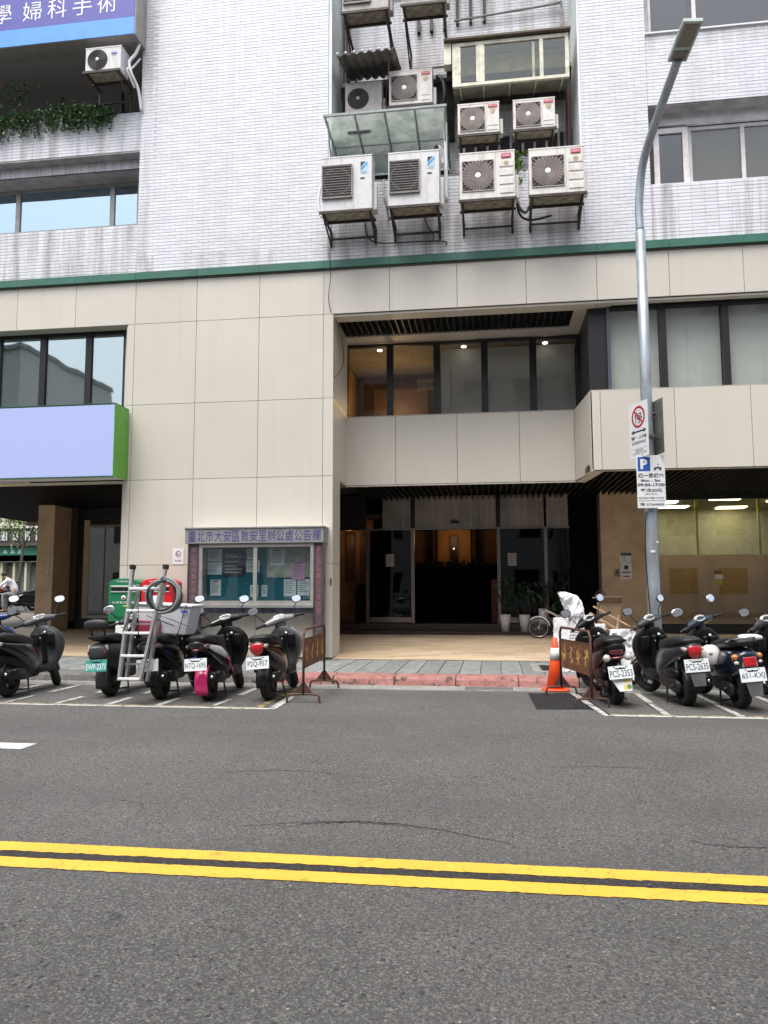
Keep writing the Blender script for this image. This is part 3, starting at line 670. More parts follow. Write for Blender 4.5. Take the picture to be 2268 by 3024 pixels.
# lobby
lobby=mat('lobby_wood',(.30,.15,.055),.6,var=.3,nscale=2,world=True)
B('lobby_wall',MB().box(-4.2,2.5,23.6,23.7,.5,3.3),lobby); B('lobby_ceiling',MB().box(-4.2,2.5,18.6,23.7,3.2,3.25),M_dark); B('lobby_wall',MB().box(2.4,2.5,18.62,23.6,.5,3.3),M_dark)
B('lobby_panel',MB().box(-1.62,-.62,23.4,23.58,.6,3.2),mat('gold_panel',(.42,.20,.06),.6,world=True))
for xx in (-3.3,-2.6,-1.72,-.52,.25): B('lobby_post',MB().box(xx-.05,xx+.05,23.3,23.5,.6,3.2),mat('dark_wood',(.06,.03,.015),.6))
B('wall_lantern',MB().box(-1.22,-1.02,23.2,23.38,2.2,3.0),M_black); B('lamp_glow',MB().cyl((-1.12,23.19,2.62),(-1.12,23.15,2.62),.015,10),emit('lobby_glow',(1,.7,.4),3))
hm=MB(); hr=random.Random(9)
for i in range(900): leaf_mb(hm,(-2.6+3.1*hr.random(),20.98+hr.uniform(-.12,.2),2.03+hr.gauss(0,.06)),hr.uniform(.04,.08),hr)
B('indoor_hedge',hm,lv3)['kind']='stuff'
B('lobby_counter',MB().box(-2.6,.5,21.0,21.5,.6,2.03),M_pitch); B('red_column',MB().box(-.02,.12,19.3,19.6,.6,1.65),mat('red_pillar',(.14,.02,.012),.5))
ll=bpy.data.lights.new('lobby_lamp','POINT'); ll.energy=3; ll.color=(1,.6,.28); ll.shadow_soft_size=.25; lo=bpy.data.objects.new('lobby_lamp',ll); COL.objects.link(lo); lo.location=(-1.1,22.7,2.9)
# passage at the left of the door with a handrail
B('passage_wall',MB().box(-4.0,-3.03,19.6,19.7,.6,3.4),lobby); B('passage_door',MB().box(-3.72,-3.5,19.5,19.58,1.6,2.85),mat('brown_frame',(.09,.04,.02),.5))
B('passage_door',MB().box(-3.35,-3.15,19.5,19.58,1.5,2.85),MATS['brown_frame']); B('handrail',MB().tube([(-3.55,19.2,.9),(-3.2,19.35,2.2)],.022,8),mat('wood_rail',(.2,.09,.045),.4))
B('passage_void',MB().box(-3.45,-3.03,19.42,19.45,.6,1.55),M_void); B('passage_frame',MB().box(-3.9,-3.02,YC-.02,YC+.03,2.85,3.7),M_black)
pl2=bpy.data.lights.new('passage_lamp','POINT'); pl2.energy=.9; pl2.color=(1,.6,.3); pl2.shadow_soft_size=.05; po=bpy.data.objects.new('passage_lamp',pl2); COL.objects.link(po); po.location=(-3.55,19.1,2.7)
B('passage_bulb',MB().sph((-3.08,19.3,2.6),.02),emit('red_led',(1,.25,.1),8))
# right: tan wall and shop window
B('arcade_wall',MB().box(2.52,3.56,YC-.05,YC+.1,.3,3.7),M_tan); B('wall_trim',MB().box(2.46,2.519,YC-.09,YC+.1,.3,3.7),mat('brown_metal',(.10,.07,.065),.35,.5))
B('shop_frame',MB().box(3.56,3.80,YC-.04,YC+.1,.3,3.7),M_tan)
sw=B('shop_window',MB().box(3.8,XR,YC-.02,YC+.08,3.46,3.7).box(3.8,XR,YC-.03,YC+.08,.56,.61),M_blackfr,label='wide shop window with lit ceiling panels behind')
obj('pane',MB().box(3.8,XR,YC+.02,YC+.03,.61,3.46),G_shop,sw)
B('plinth',MB().box(3.56,XR,YC-.05,YC+.1,.33,.555),mat('black_granite',(.016,.014,.013),.3))
shopw=mat('shop_wall',(.33,.31,.215),.7,world=True)
B('shop_wall',MB().box(3.0,XR+4,22.6,22.7,2.35,3.7),shopw); B('shop_wood',MB().box(3.0,XR+4,21.0,21.08,.4,2.28),mat('wood_partition',(.25,.15,.08),.55,var=.18,nscale=1,dstretch=(5,5,.3),dirt=(.12,.06,.03),dirt_amt=.6,dscale=1,world=True))
B('shop_shelf_wall',MB().box(3.0,XR+4,20.9,20.99,2.05,2.30),MATS['shop_wall']) if False else None
B('shop_ceiling',MB().box(3.0,XR+4,18.62,22.6,3.62,3.68),mat('shop_ceiling',(.30,.29,.22),.8)); B('shop_floor',MB().box(3.0,XR+4,18.62,22.6,.35,.4),M_tan); B('shop_wall',MB().box(2.9,3.0,18.62,22.7,.35,3.7),shopw)
ye=mat('yellow_strip',(.62,.50,.06),.5)
for xx,y in ((4.98,19.6),(6.42,19.6)): B('yellow_post',MB().box(xx-.03,xx+.03,y,y+.03,2.2,3.6),ye)
for (xx,y) in ((4.35,20.4),(4.9,21.6),(5.75,19.8),(7.3,20.4),(6.5,22.0),(3.6,19.6)):
    B('ceiling_light',MB().box(xx-.35,xx+.35,y-.22,y+.22,3.595,3.615),emit('panel_light',(1,.90,.66),9))
B('window_sticker',MB().box(5.05,5.22,YC+.001,YC+.004,1.62,1.73),M_white); B('window_sticker',MB().box(5.03,5.2,YC+.001,YC+.004,1.49,1.60),mat('yellow_note',(.5,.45,.1),.6)); B('window_sticker',MB().box(5.03,5.2,YC+.001,YC+.004,1.74,1.82),mat('brown_note',(.3,.13,.05),.6))
# left: column and shop window
B('arcade_column',MB().box(-11.43,-10.98,18.12,18.98,.3,3.7),M_tan); B('column_trim',MB().box(-10.975,-10.80,18.9,19.1,.3,3.7),mat('brown_metal2',(.09,.055,.035),.4,.3))
lw_=B('shop_window',MB().box(-10.80,-7.0,18.98,19.1,3.25,3.7).box(-10.8,-10.66,18.98,19.1,.6,3.25).box(-10.8,-7.0,18.96,19.1,.6,.68),M_blackfr,label='dark tall shop window beside the tan column')
obj('frame',MB().box(-10.655,-10.50,18.99,19.05,.68,3.25),M_tan,lw_); obj('pane',MB().box(-10.50,-7.0,19.0,19.01,.68,3.25),glass('shop_glass_left',(.75,.72,.62),.14,.01),lw_)
B('plinth',MB().box(-10.97,-7.0,18.9,19.1,.33,.60),MATS['black_granite']); B('shop_wall',MB().box(-10.9,-7.0,19.9,20,.3,3.7),mat('brown_room',(.42,.33,.20),.7,world=True))
st_=thing('column_sticker','narrow yellow and white paper strip taped to the tan column','sticker'); obj('paper',MB().box(-11.13,-11.07,18.108,18.117,1.72,2.40),mat('yellow_paper',(.62,.50,.28),.6),st_); obj('print',MB().box(-11.12,-11.08,18.104,18.107,1.8,2.15),mat('pale_print',(.6,.6,.52),.6),st_)
B('upper_floor',MB().box(XL,-7.2,14.7,22.6,3.81,4.0),M_conc); B('rear_mass',MB().box(-11.0,XR,24.5,25,0,15),M_conc); B('roof',MB().box(XL,XR,14.3,24.9,15.6,15.8),M_conc); B('end_wall',MB().box(XL-.1,XL,14.1,22.6,3.6,15.6),M_conc); B('end_wall',MB().box(XR,XR+.1,14.1,24.5,0,15.6),M_conc)
B('room_partition',MB().box(-11.0,-10.95,19.1,24.5,.3,3.75),M_conc); B('lobby_slab',MB().box(-10.9,XR,18.6,24.5,3.81,3.95),M_conc)
#@@PART2
# ================================================================== SIGNS ON THE BUILDING
blue1=mat('violet_blue_film',(.085,.085,.36),.4,world=True,var=.06); blue2=mat('sky_blue_film',(.10,.32,.74),.4,world=True,var=.05)
t=thing('rooftop_sign_box','violet and sky blue sign box with white Chinese letters above the ivy balcony','sign')
obj('box',MB().box(-14.5,-6.93,13.62,14.08,12.55,14.6),M_alum,t); obj('upper_film',MB().box(-14.5,-6.95,13.606,13.615,12.93,14.6),blue1,t); obj('lower_film',MB().box(-14.5,-6.95,13.606,13.615,12.56,12.928),blue2,t)
for ch,xx in (('學',-9.86),('婦',-9.19),('科',-8.64),('手',-8.09),('術',-7.55)): lettering(t,ch,xx,13.602,13.29,.42,.42,M_white)
t=thing('blank_shop_sign','blank periwinkle lightbox sign with bright green end cap over the left shop','sign')
obj('box',MB().box(-14.5,-7.05,13.52,14.06,3.56,4.93),M_white,t)
obj('face',MB().box(-14.5,-7.052,13.505,13.518,3.562,4.928),mat('periwinkle_film',(.42,.49,.80),.35,var=.008,world=True),t)
gcap=mat('bright_green_film',(.10,.36,.03),.4,world=True); obj('end_cap',MB().box(-7.048,-7.035,13.5,14.06,3.55,4.94),gcap,t); obj('edge_strip',MB().box(-14.5,-7.036,13.5,14.06,4.942,4.96).box(-14.5,-7.036,13.5,13.519,3.53,3.555),mat('dark_green_edge',(.03,.10,.06),.4),t)
t=thing('strip_lamp','small cream tube lamp under the blank blue sign','lamp'); obj('tube',MB().cyl((-10.6,14.0,3.50),(-9.1,14.0,3.50),.022,8),mat('cream_tube',(.8,.72,.42),.4),t); obj('holder',MB().box(-10.65,-9.05,13.98,14.02,3.52,3.545),M_white,t)
# bulletin board
t=thing('bulletin_board','grey metal notice board with blue Chinese heading and sliding glass doors on the beige pillar','notice board')
bgrey=mat('board_grey_metal',(.25,.245,.24),.5,0,var=.12,nscale=4,world=True); bmar=mat('maroon_post_film',(.085,.06,.07),.5,var=.5,nscale=25,world=True); navy=mat('navy_ink',(.04,.045,.20),.5)
obj('header',MB().box(-5.67,-3.03,13.70,14.09,2.27,2.545),bgrey,t,bevel=.004); obj('header_cap',MB().box(-5.69,-3.01,13.68,14.09,2.547,2.57),M_alu,t)
for i,ch in enumerate('臺北市大安區敦安里辦公處公告欄'): lettering(t,ch,-5.53+i*.1695,13.697,2.405,.15,.205,navy)
for a,b in ((-5.60,-5.42),(-3.20,-3.06)): obj('post',MB().box(a,b,13.76,13.9,.14,2.265),bmar,t); obj('post_edge',MB().box(b+.002,b+.03,13.75,13.9,.14,2.265).box(a-.03,a-.002,13.75,13.9,.14,2.265),M_steel,t)
pinkl=mat('pink_ink',(.36,.13,.18),.6)
for i,ch in enumerate('禁止張貼廣告違者送辦'):
    lettering(t,ch,-3.13,13.757,2.16-i*.125,.085,.10,pinkl); lettering(t,ch,-5.51,13.757,2.16-i*.125,.09,.10,mat('faded_pink_ink',(.28,.15,.17),.6))
obj('backboard',MB().box(-5.36,-3.23,14.0,14.05,1.13,2.26),mat('teal_felt',(.008,.11,.15),.85,var=.2,world=True),t)
cf=MB().box(-5.40,-3.22,13.74,14.05,2.20,2.262).box(-5.40,-3.22,13.74,14.05,1.13,1.21).box(-5.40,-5.34,13.74,14.05,1.212,2.198).box(-3.28,-3.22,13.74,14.05,1.212,2.198)
obj('cabinet_frame',cf,M_alum,t); obj('door_stile',MB().box(-4.36,-4.29,13.75,13.80,1.212,2.198),M_alum,t)
gb=glass('cabinet_glass',(.86,.9,.9),.05,.01,.2)
obj('glass_door',MB().box(-5.338,-4.362,13.78,13.785,1.213,2.197),gb,t); obj('glass_door',MB().box(-4.288,-3.282,13.765,13.77,1.213,2.197),gb,t)
obj('ledge',MB().box(-5.42,-3.21,13.70,14.09,1.085,1.128),M_alu,t); obj('lower_band',MB().box(-5.38,-3.22,13.8,14.09,.98,1.083),mat('violet_band',(.09,.085,.13),.4,var=.6,nscale=9,world=True),t)
pw=mat('white_notice',(.66,.67,.68),.8,var=.06,world=True); pd=mat('dark_poster',(.035,.035,.06),.6,var=.9,nscale=14,world=True); pp=mat('pink_notice',(.58,.30,.46),.8,var=.05); po_=mat('olive_poster',(.36,.36,.31),.8,var=.25,nscale=6,world=True)
tk=mat('notice_print',(.13,.14,.17),.8)
def paper(a,b,z0,z1,m,lines=0,y=13.992,hd=False):
    o=obj('notice',MB().box(a,b,y,y+.003,z0,z1),m,t)
    if lines:
        mb=MB(); s=(z1-z0)/(lines+2)
        for q in range(lines):
            zz=z1-s*(q+1.2); mb.box(a+(b-a)*.1,b-(b-a)*(.12+.25*rnd.random()),y-.0025,y-.0012,zz,zz+s*.32)
        if hd: mb.box(a+(b-a)*.2,b-(b-a)*.2,y-.0025,y-.0012,z1-s*.85,z1-s*.3)
        obj('print',mb,tk,o)
paper(-5.33,-5.05,1.95,2.18,pw,6); paper(-5.33,-5.05,1.70,1.93,pw,7); paper(-5.02,-4.60,1.66,2.2,pd); paper(-4.56,-4.36,1.98,2.18,pw,5); paper(-4.57,-4.31,1.74,1.96,pw,6)
paper(-5.27,-5.06,1.30,1.60,pw,6,hd=True); paper(-4.49,-4.33,1.28,1.50,pw,4); paper(-4.27,-4.16,1.28,1.50,pw,4); paper(-4.17,-3.34,1.64,2.19,po_); paper(-4.11,-3.83,1.86,2.16,pw,9,13.985,True); paper(-3.78,-3.42,1.95,2.12,po_,3,13.985)
paper(-3.68,-3.44,1.60,1.93,pp,9,13.975,True); paper(-3.84,-3.61,1.29,1.60,pw,7); paper(-3.58,-3.35,1.30,1.61,pw,6)
mb=MB()
for z in (2.06,2.02,1.93,1.85,1.79,1.73): mb.box(-4.99,-4.64-rnd.random()*.15,13.988,13.989,z,z+.018)
obj('poster_print',mb,mat('poster_light',(.45,.42,.33),.7),t)
# no smoking paper on pillar
t=thing('no_smoking_notice','white laminated no smoking paper taped to the beige pillar left of the notice board','sign')
obj('sheet',MB().box(-6.07,-5.85,14.090,14.094,1.90,2.21),M_white,t); obj('symbol',MB().torus((-5.96,14.088,2.10),.05,.005,'y',20,5).box(-6.0,-5.955,14.086,14.088,2.085,2.098),M_black,t); lettering(t,'禁止吸菸',-5.96,14.087,1.97,.13,.035,M_black); obj('slash',MB().box(-.002,.002,-.001,.001,-.05,.05,Matrix.Translation((-5.96,14.086,2.10))@Matrix.Rotation(R_(-45),4,'Y')),M_red,t)
t=thing('poster_stack','green topped number card above a white parcel poster on the tan wall by the shop','poster')
obj('number_card',MB().box(2.93,3.20,18.43,18.436,2.03,2.22),M_plate,t); obj('green_strip',MB().box(2.96,3.20,18.426,18.43,2.17,2.23),M_green,t); lettering(t,'2',3.05,18.428,2.10,.05,.08,M_ink)
obj('poster',MB().box(2.95,3.21,18.43,18.437,1.64,2.02),M_white,t); obj('symbol',MB().cyl((3.08,18.427,1.90),(3.08,18.4295,1.90),.05,16),M_ink,t); obj('print',MB().box(2.98,3.18,18.427,18.429,1.775,1.80),M_ink,t); obj('red_strip',MB().box(3.0,3.16,18.426,18.429,1.68,1.705),M_red,t)
t=thing('door_intercom','small metal intercom plate beside the poster on the tan wall','intercom'); obj('plate',MB().box(2.82,2.92,18.42,18.45,1.69,1.86),M_steel,t,bevel=.004); obj('button',MB().cyl((2.87,18.41,1.79),(2.87,18.42,1.79),.022,12),M_black,t)
# ------------------------------------------------ mail boxes
def mailbox(x0,x1,m,label,body_text,side_text=False,group='street mail boxes'):
    t=thing('mail_box',label,'mail box',((x0+x1)/2,13.7,.14),group=group); w_=(x1-x0)/2
    poly=[(-w_,.70)]+[(-w_,1.40)]+[(-w_*math.cos(q),1.40+.09*math.sin(q)) for q in [R_(a) for a in range(20,180,20)]]+[(w_,1.40),(w_,.70)]
    obj('body',MB().prism(poly,'y',-.22,.24),m,t,bevel=.012)
    obj('slot_hood',MB().box(-w_*.82,w_*.82,-.245,-.222,1.33,1.36),mat('pale_trim',(.55,.6,.56),.5),t); obj('slot',MB().box(-w_*.80,-.01,-.232,-.222,1.255,1.315).box(.01,w_*.80,-.232,-.222,1.255,1.315),M_black,t)
    obj('slot_lip',MB().box(-w_*.82,w_*.82,-.24,-.222,1.235,1.25),MATS['pale_trim'],t)
    obj('emblem',MB().cyl((0,-.226,1.13),(0,-.221,1.13),.045,20),M_white,t); obj('emblem_mark',MB().cyl((0,-.229,1.13),(0,-.2265,1.13),.024,12),M_red,t)
    obj('door',MB().box(-w_*.6,w_*.6,-.235,-.222,.78,.98),m,t,bevel=.004); obj('leg',MB().box(-.16,.16,-.12,.12,0,.695),M_conc,t)
    lettering(t,'中華郵政',0,-.2225,1.43,w_*1.0,.035,M_white); body_text and lettering(t,body_text,0,-.2255,1.045,w_*1.5,.045,M_white)
    if side_text:
        for r in range(5):
            lettering(t,'台北郵局'[:3],w_+.0135,.01,1.33-r*.105,.30,.07,M_white,az=R_(90))
    return t
mailbox(-7.04,-6.44,mat('mail_green',(.012,.16,.065),.35,var=.1,coat=.3),'green mail box with arched top behind the aluminium ladder','大安郵局轄箱')
mailbox(-6.40,-5.80,mat('mail_red',(.60,.012,.018),.35,var=.1,coat=.3),'red mail box with white lettered side left of the notice board',None,True)
t=thing('mailbox_plinth','white painted concrete block under the green mail box','plinth'); obj('block',MB().box(-6.86,-6.56,13.44,13.57,.14,.84),M_white,t)
# small things on pillar
t=thing('lock_plate','small dark lock plate on the pillar corner right of the notice board','lock plate'); obj('plate',MB().box(-2.985,-2.955,14.085,14.096,1.50,1.62),M_grey,t); obj('keyhole',MB().cyl((-2.97,14.08,1.55),(-2.97,14.086,1.55),.008,8),M_black,t)
t=thing('hanging_cable','thin black cable hanging down the panels from the air conditioners','cable')
obj('upper_run',MB().tube([(-2.93,14.0,8.75),(-2.98,14.03,8.3),(-3.0,14.02,7.8),(-2.98,14.0,7.4),(-3.03,14.05,7.0),(-2.98,14.06,6.72)],.007,6,smooth_path=5),M_black,t)
obj('lower_run',MB().tube([(-2.9,14.12,6.6),(-2.85,14.5,6.3),(-2.86,14.7,5.9),(-2.9,14.3,5.55),(-2.94,14.2,5.5)],.007,6,smooth_path=5),M_black,t)

# ================================================================== AIR CONDITIONERS
ivory=mat('ivory_casing',(.70,.675,.63),.4,var=.05,world=True,dirt=(.28,.2,.15),dirt_amt=.5,dscale=3,dstretch=(2,2,.7)); whitec=mat('white_casing',(.64,.64,.64),.4,var=.05,world=True,dirt=(.3,.22,.17),dirt_amt=.45,dscale=3,dstretch=(2,2,.7)); dirtyc=mat('dirty_casing',(.40,.38,.35),.5,var=.1,world=True,dirt=(.15,.11,.09),dirt_amt=.6,dscale=5)
grl=mat('grille_wire',(.42,.37,.345),.5,.2); grd=mat('fan_recess',(.035,.032,.03),.7); redb=mat('red_badge',(.50,.01,.045),.4); goldb=mat('gold_badge',(.33,.26,.15),.4,.4); blueb=mat('blue_badge',(.05,.32,.62),.4); hubm=mat('hub_white',(.85,.85,.85),.4)
def ac(label,x0,x1,z0,z1,yf,d=.34,style='round',case=None,badge='red',wall=14.1,fan=None,leg=.33,brk=True,tilt=0,pipe=True,group='outdoor air conditioner units on the facade'):
    w_=x1-x0; h=z1-z0; case=case or ivory
    t=thing('air_conditioner',label,'air conditioner',((x0+x1)/2,yf,z0),(0,0,tilt),group)
    a=-w_/2; b=w_/2
    obj('casing',MB().box(a,b,0,d,0,h),case,t,bevel=.012)
    obj('top_lid',MB().box(a-.006,b+.006,-.006,d+.006,h-.022,h+.006),case,t,bevel=.004)
    if pipe: obj('pipe_cover',MB().box(b+.001,b+.07,d*.35,d*.9,.05,h*.55),case,t,bevel=.015)
    R=fan or min(h*.42,w_*.30); cx=a+R+.045; cz=h*.5
    if style in('round','twin'):
        obj('fan_recess',MB().box(cx-R,cx+R,-.004,-.001,cz-R,cz+R),grd,t)
        g=MB()
        for s1 in (-1,1): g.box(cx-R,cx+R,-.018,-.005,cz+s1*R-.006,cz+s1*R+.006); g.box(cx+s1*R-.006,cx+s1*R+.006,-.018,-.005,cz-R,cz+R)
        k=1
        nr=9
        for i in range(nr): g.torus((cx,-.016,cz),R*(.25+.75*(i+.5)/nr),.0062,'y',32,4)
        for i in range(28):
            q=2*math.pi*(i+.5)/28; c_,s_=math.cos(q),math.sin(q); L=min(R/max(abs(c_),.01),R/max(abs(s_),.01))
            g.tube([(cx+.2*R*c_,-.013,cz+.2*R*s_),(cx+L*c_,-.013,cz+L*s_)],.0055,4)
        obj('fan_guard',g,grl,t); fb=MB()
        for i in range(3):
            q=i*2.094; Mx=Matrix.Translation((cx,-.003,cz))@Matrix.Rotation(q,4,'Y'); fb.add([(.03,0,-.05),(R*.85,0,-.10),(R*.88,0,.08),(.03,0,.06)],[(0,1,2,3)],False,Mx)
        obj('fan_blades',fb,mat('fan_grey',(.13,.13,.125),.5),t); obj('hub',MB().sph((cx,-.02,cz),(R*.2,.012,R*.2),20,6),hubm,t)
    elif style=='ring':
        obj('fan_recess',MB().cyl((cx,-.004,cz),(cx,-.001,cz),R,36),grd,t); g=MB()
        for i in range(8): g.torus((cx,-.012,cz),R*(.22+.78*(i+.6)/8),.006,'y',36,5)
        obj('fan_guard',g,mat('dark_guard',(.07,.065,.065),.5),t); obj('hub',MB().sph((cx,-.02,cz),(R*.17,.012,R*.17),16,6),hubm if case is not dirtyc else grl,t)
    else:
        cz=h*.53; rx=w_*.29; rz=h*.295; cx=a+rx+.03
        obj('fan_recess',MB().box(cx-rx,cx+rx,-.03,-.001,cz-rz,cz+rz),grd,t); g=MB()
        g.torus((cx,-.032,cz),rx*.9,.006,'y',32,5)
        for i in range(13): zz=cz-rz+.02+i*(2*rz-.04)/12; g.box(cx-rx+.01,cx+rx-.01,-.041,-.033,zz-.004,zz+.004)
        for s1 in (-1,1): g.box(cx-rx-.006,cx+rx+.006,-.045,-.002,cz+s1*rz-.009,cz+s1*rz+.009); g.box(cx+s1*rx-.009,cx+s1*rx+.009,-.045,-.002,cz-rz,cz+rz)
        obj('fan_guard',g,mat('louvre_grey',(.22,.205,.19),.5,.2),t)
    obj('panel_seam',MB().box(cx+(R if style!='square' else w_*.29)+.03,cx+(R if style!='square' else w_*.29)+.036,-.003,-.0005,.02,h-.04),grl,t)
    xr=b-w_*.155
    if badge=='red':
        for i in range(2): obj('panel_rib',MB().box(xr-.09,xr+.09,-.008,-.0005,h*.12+i*.17*h/.6*.5,h*.12+i*.17*h/.6*.5+.008),case,t)
        obj('badge',MB().box(xr-.085,xr+.085,-.012,-.0015,h*.83,h*.91),redb,t); lettering(t,'HITACHI',xr,-.0125,h*.87,.13,.025,hubm); obj('gold_badge',MB().prism([(-.05,.05),(.05,.05),(.04,-.01),(0,-.045),(-.04,-.01)],'y',-.007,-.001,Matrix.Translation((xr,0,h*.70))),goldb,t)
    elif badge=='redbig':
        for i in range(4): obj('panel_rib',MB().box(xr-.125,xr+.125,-.012,-.0005,h*(.10+.185*i),h*(.10+.185*i)+.125),case,t,bevel=.012)
        obj('badge',MB().box(xr-.085,xr+.085,-.016,-.0005,h*.845,h*.93),redb,t); lettering(t,'⊕日立',xr,-.0165,h*.888,.14,.05,hubm,bold=.02); obj('gold_badge',MB().prism([(-.05,.02),(0,.05),(.05,.02),(.03,-.03),(0,-.045),(-.03,-.03)],'y',-.016,-.0125,Matrix.Translation((xr,0,h*.72))),goldb,t)
    elif badge=='blue':
        obj('badge',MB().box(xr-.065,xr+.065,-.004,-.0005,h*.66,h*.88),mat('pale_blue_badge',(.42,.58,.68),.4),t)
        obj('badge_mark',MB().prism([(-.065,.0),(-.065,.10),(.03,.10)],'y',-.007,-.0045,Matrix.Translation((xr,0,h*.78))),M_black,t); obj('badge_mark',MB().prism([(-.065,-.08),(-.065,-.02),(.065,.10),(.065,.05)],'y',-.0066,-.0045,Matrix.Translation((xr,0,h*.78))),blueb,t)
        lettering(t,'DAIKIN',xr,-.0048,h*.685,.10,.022,M_ink); obj('name_plate',MB().box(xr-.07,xr+.01,-.004,-.0005,h*.56,h*.59),M_black,t)
    elif badge=='oval':
        obj('badge',MB().sph((xr-.03,-.004,h*.72),(.065,.006,.032),20,6),mat('blue_oval',(.06,.14,.42),.4),t); lettering(t,'Carrier',xr-.03,-.0115,h*.72,.09,.022,hubm); lettering(t,'INVERTER',xr-.03,-.002,h*.60,.12,.018,MATS['blue_oval'])
    if brk:
        g=MB(); yw=wall-yf; s=.025
        for xx in (a+.02,b-.06):
            g.box(xx,xx+.04,-.06,yw,-.055,-.015); g.box(xx,xx+.04,yw-.045,yw-.004,-leg,-.057); g.tube([(xx+.02,-.02,-.05),(xx+.02,yw-.03,-leg+.03)],.016,6)
        g.box(a-.02,b+.02,-.07,-.035,-.06,-.012); g.box(a-.02,b+.02,d-.02,d+.015,-.058,-.012)
        g.box(a+.05,b-.05,yw-.05,yw-.02,-leg*.62,-leg*.62+.03)
        obj('bracket',g,M_rail,t); obj('drip_tray',MB().box(a+.03,b-.03,0,d-.02,-.012,-.002),mat('rusty_tray',(.26,.23,.18),.7,var=.4,nscale=8),t)
        obj('foot',MB().box(a+.1,a+.16,-.02,d+.02,-.011,-.001).box(b-.16,b-.1,-.02,d+.02,-.011,-.001),M_grey,t)
    return t
ac('tall white unit with square louvre, leftmost of the bottom row',-3.03,-2.07,8.37,9.43,13.35,.36,'square',whitec,'blue')
ac('tall white unit with square louvre, under the right end of the glass canopy',-1.77,-.83,8.38,9.42,13.35,.36,'square',whitec,'blue')
ac('ivory unit with round fan and four ribbed plates, left of the green shrub',-.46,.53,8.40,9.30,13.35,.36,'round',ivory,'redbig',fan=.285)
ac('ivory unit with round fan and four ribbed plates, right end of the bottom row',.78,1.75,8.40,9.28,13.35,.36,'round',ivory,'redbig',fan=.285)
ac('ivory round fan unit under the bay window, left one of the pair',-.50,.28,9.95,10.58,13.85,.30,'round',ivory,'red',wall=15.25,leg=.35)
ac('ivory round fan unit under the bay window, right one of the pair',.54,1.31,9.96,10.57,13.85,.30,'round',ivory,'red',wall=15.25,leg=.35)
ac('ivory round fan unit standing beside the corrugated awning',-1.88,-1.01,10.99,11.74,14.35,.30,'round',ivory,'red',wall=15.25,leg=.2)
ac('grimy unit with dark round fan beneath the corrugated awning',-2.78,-2.03,10.93,11.60,14.40,.30,'ring',dirtyc,'none',wall=15.25,leg=.2,fan=.22)
ac('cut off dusty unit at the top left of the light well',-2.74,-1.82,12.70,13.45,13.85,.34,'square',dirtyc,'none',wall=15.2,leg=.55)
ac('cut off dusty unit right of the other top unit',-1.55,-.70,12.68,13.45,13.80,.34,'square',dirtyc,'none',wall=15.2,leg=.6)
ac('small white unit with black ringed fan above the hanging ivy',-7.96,-7.20,11.79,12.31,13.58,.33,'ring',whitec,'oval',wall=14.15,leg=.55,fan=.215,pipe=False)
def hose(name,label,pts,r,m,cat='pipe'):
    t=thing(name,label,cat); obj('tube',MB().tube(pts,r,8,smooth_path=6),m,t); return t
hose('insulated_hose','white wrapped hose curling down beside the small unit above the ivy',[(-6.97,13.9,12.55),(-7.03,13.85,12.3),(-7.13,13.8,12.1),(-7.08,13.8,11.85),(-7.0,13.95,11.6),(-6.97,14.06,11.2)],.03,M_white)
hose('insulated_hose','second thinner white hose hooked onto the small unit above the ivy',[(-7.0,14.0,12.3),(-7.1,13.85,12.0),(-7.15,13.75,11.9),(-7.05,13.9,11.6)],.02,M_white)
hose('drain_hose','black hose sagging between the two bottom right units',[(.55,13.75,8.9),(.6,13.8,8.35),(.8,13.85,8.2),(1.2,13.9,8.28)],.022,M_black)
hose('drain_hose','grey hose looping between the two bottom right units',[(.52,13.8,9.0),(.60,13.85,8.5),(.72,13.9,8.38),(.82,13.9,8.5)],.03,M_grey)
hose('drain_pipe','thin dark pipe running below the two bottom left units',[(-2.3,13.9,8.5),(-2.25,13.98,8.15),(-2.0,14.03,8.03),(-1.2,14.04,8.01),(-.78,14.04,7.98),(-.76,14.04,7.9)],.014,M_black)
hose('drain_pipe','short black drain hose hanging from the second bottom unit',[(-1.15,13.7,8.36),(-1.1,13.9,8.25),(-1.0,14.0,8.12),(-1.0,14.04,8.02)],.012,M_black)
hose('white_conduit','white vertical conduit at the right end of the glass canopy',[(-.74,13.92,10.4),(-.74,13.92,9.6),(-.73,13.9,8.7)],.035,M_white)
t=hose('flue_elbow','white duct elbow with black mouth above the second bottom unit',[(-.80,13.75,9.35),(-.80,13.74,9.50),(-.83,13.65,9.58),(-.88,13.56,9.58)],.055,M_white); obj('mouth',MB().cyl((-.885,13.552,9.58),(-.892,13.54,9.58),.048,14),M_void,t)
t=hose('flue_cowl','dented beige flue cowl behind the bottom right unit',[(1.45,13.8,9.25),(1.5,13.8,9.42),(1.62,13.8,9.45),(1.66,13.8,9.28)],.07,dirtyc)
hose('side_hose','white hose bundle down the left side of the leftmost bottom unit',[(-3.05,13.6,9.1),(-3.12,13.6,8.9),(-3.13,13.6,8.6),(-3.06,13.6,8.4)],.03,M_white)
hose('black_duct','glossy black round duct right of the unit beside the awning',[(-.92,14.6,11.72),(-.80,14.5,11.5),(-.78,14.5,11.2),(-.86,14.6,11.0)],.05,M_black)
for k_,(x_,lb) in enumerate(((-2.45,'copper line set dropping behind the leftmost bottom unit'),(-.2,'copper line set dropping behind the third bottom unit'),(1.1,'copper line set dropping behind the right end bottom unit'))):
    hose('refrigerant_line',lb,[(x_+.55,13.65,8.75),(x_+.62,13.8,8.5),(x_+.60,13.98,8.45),(x_+.52,14.02,9.0),(x_+.50,14.05,9.31)],.018,M_alum)
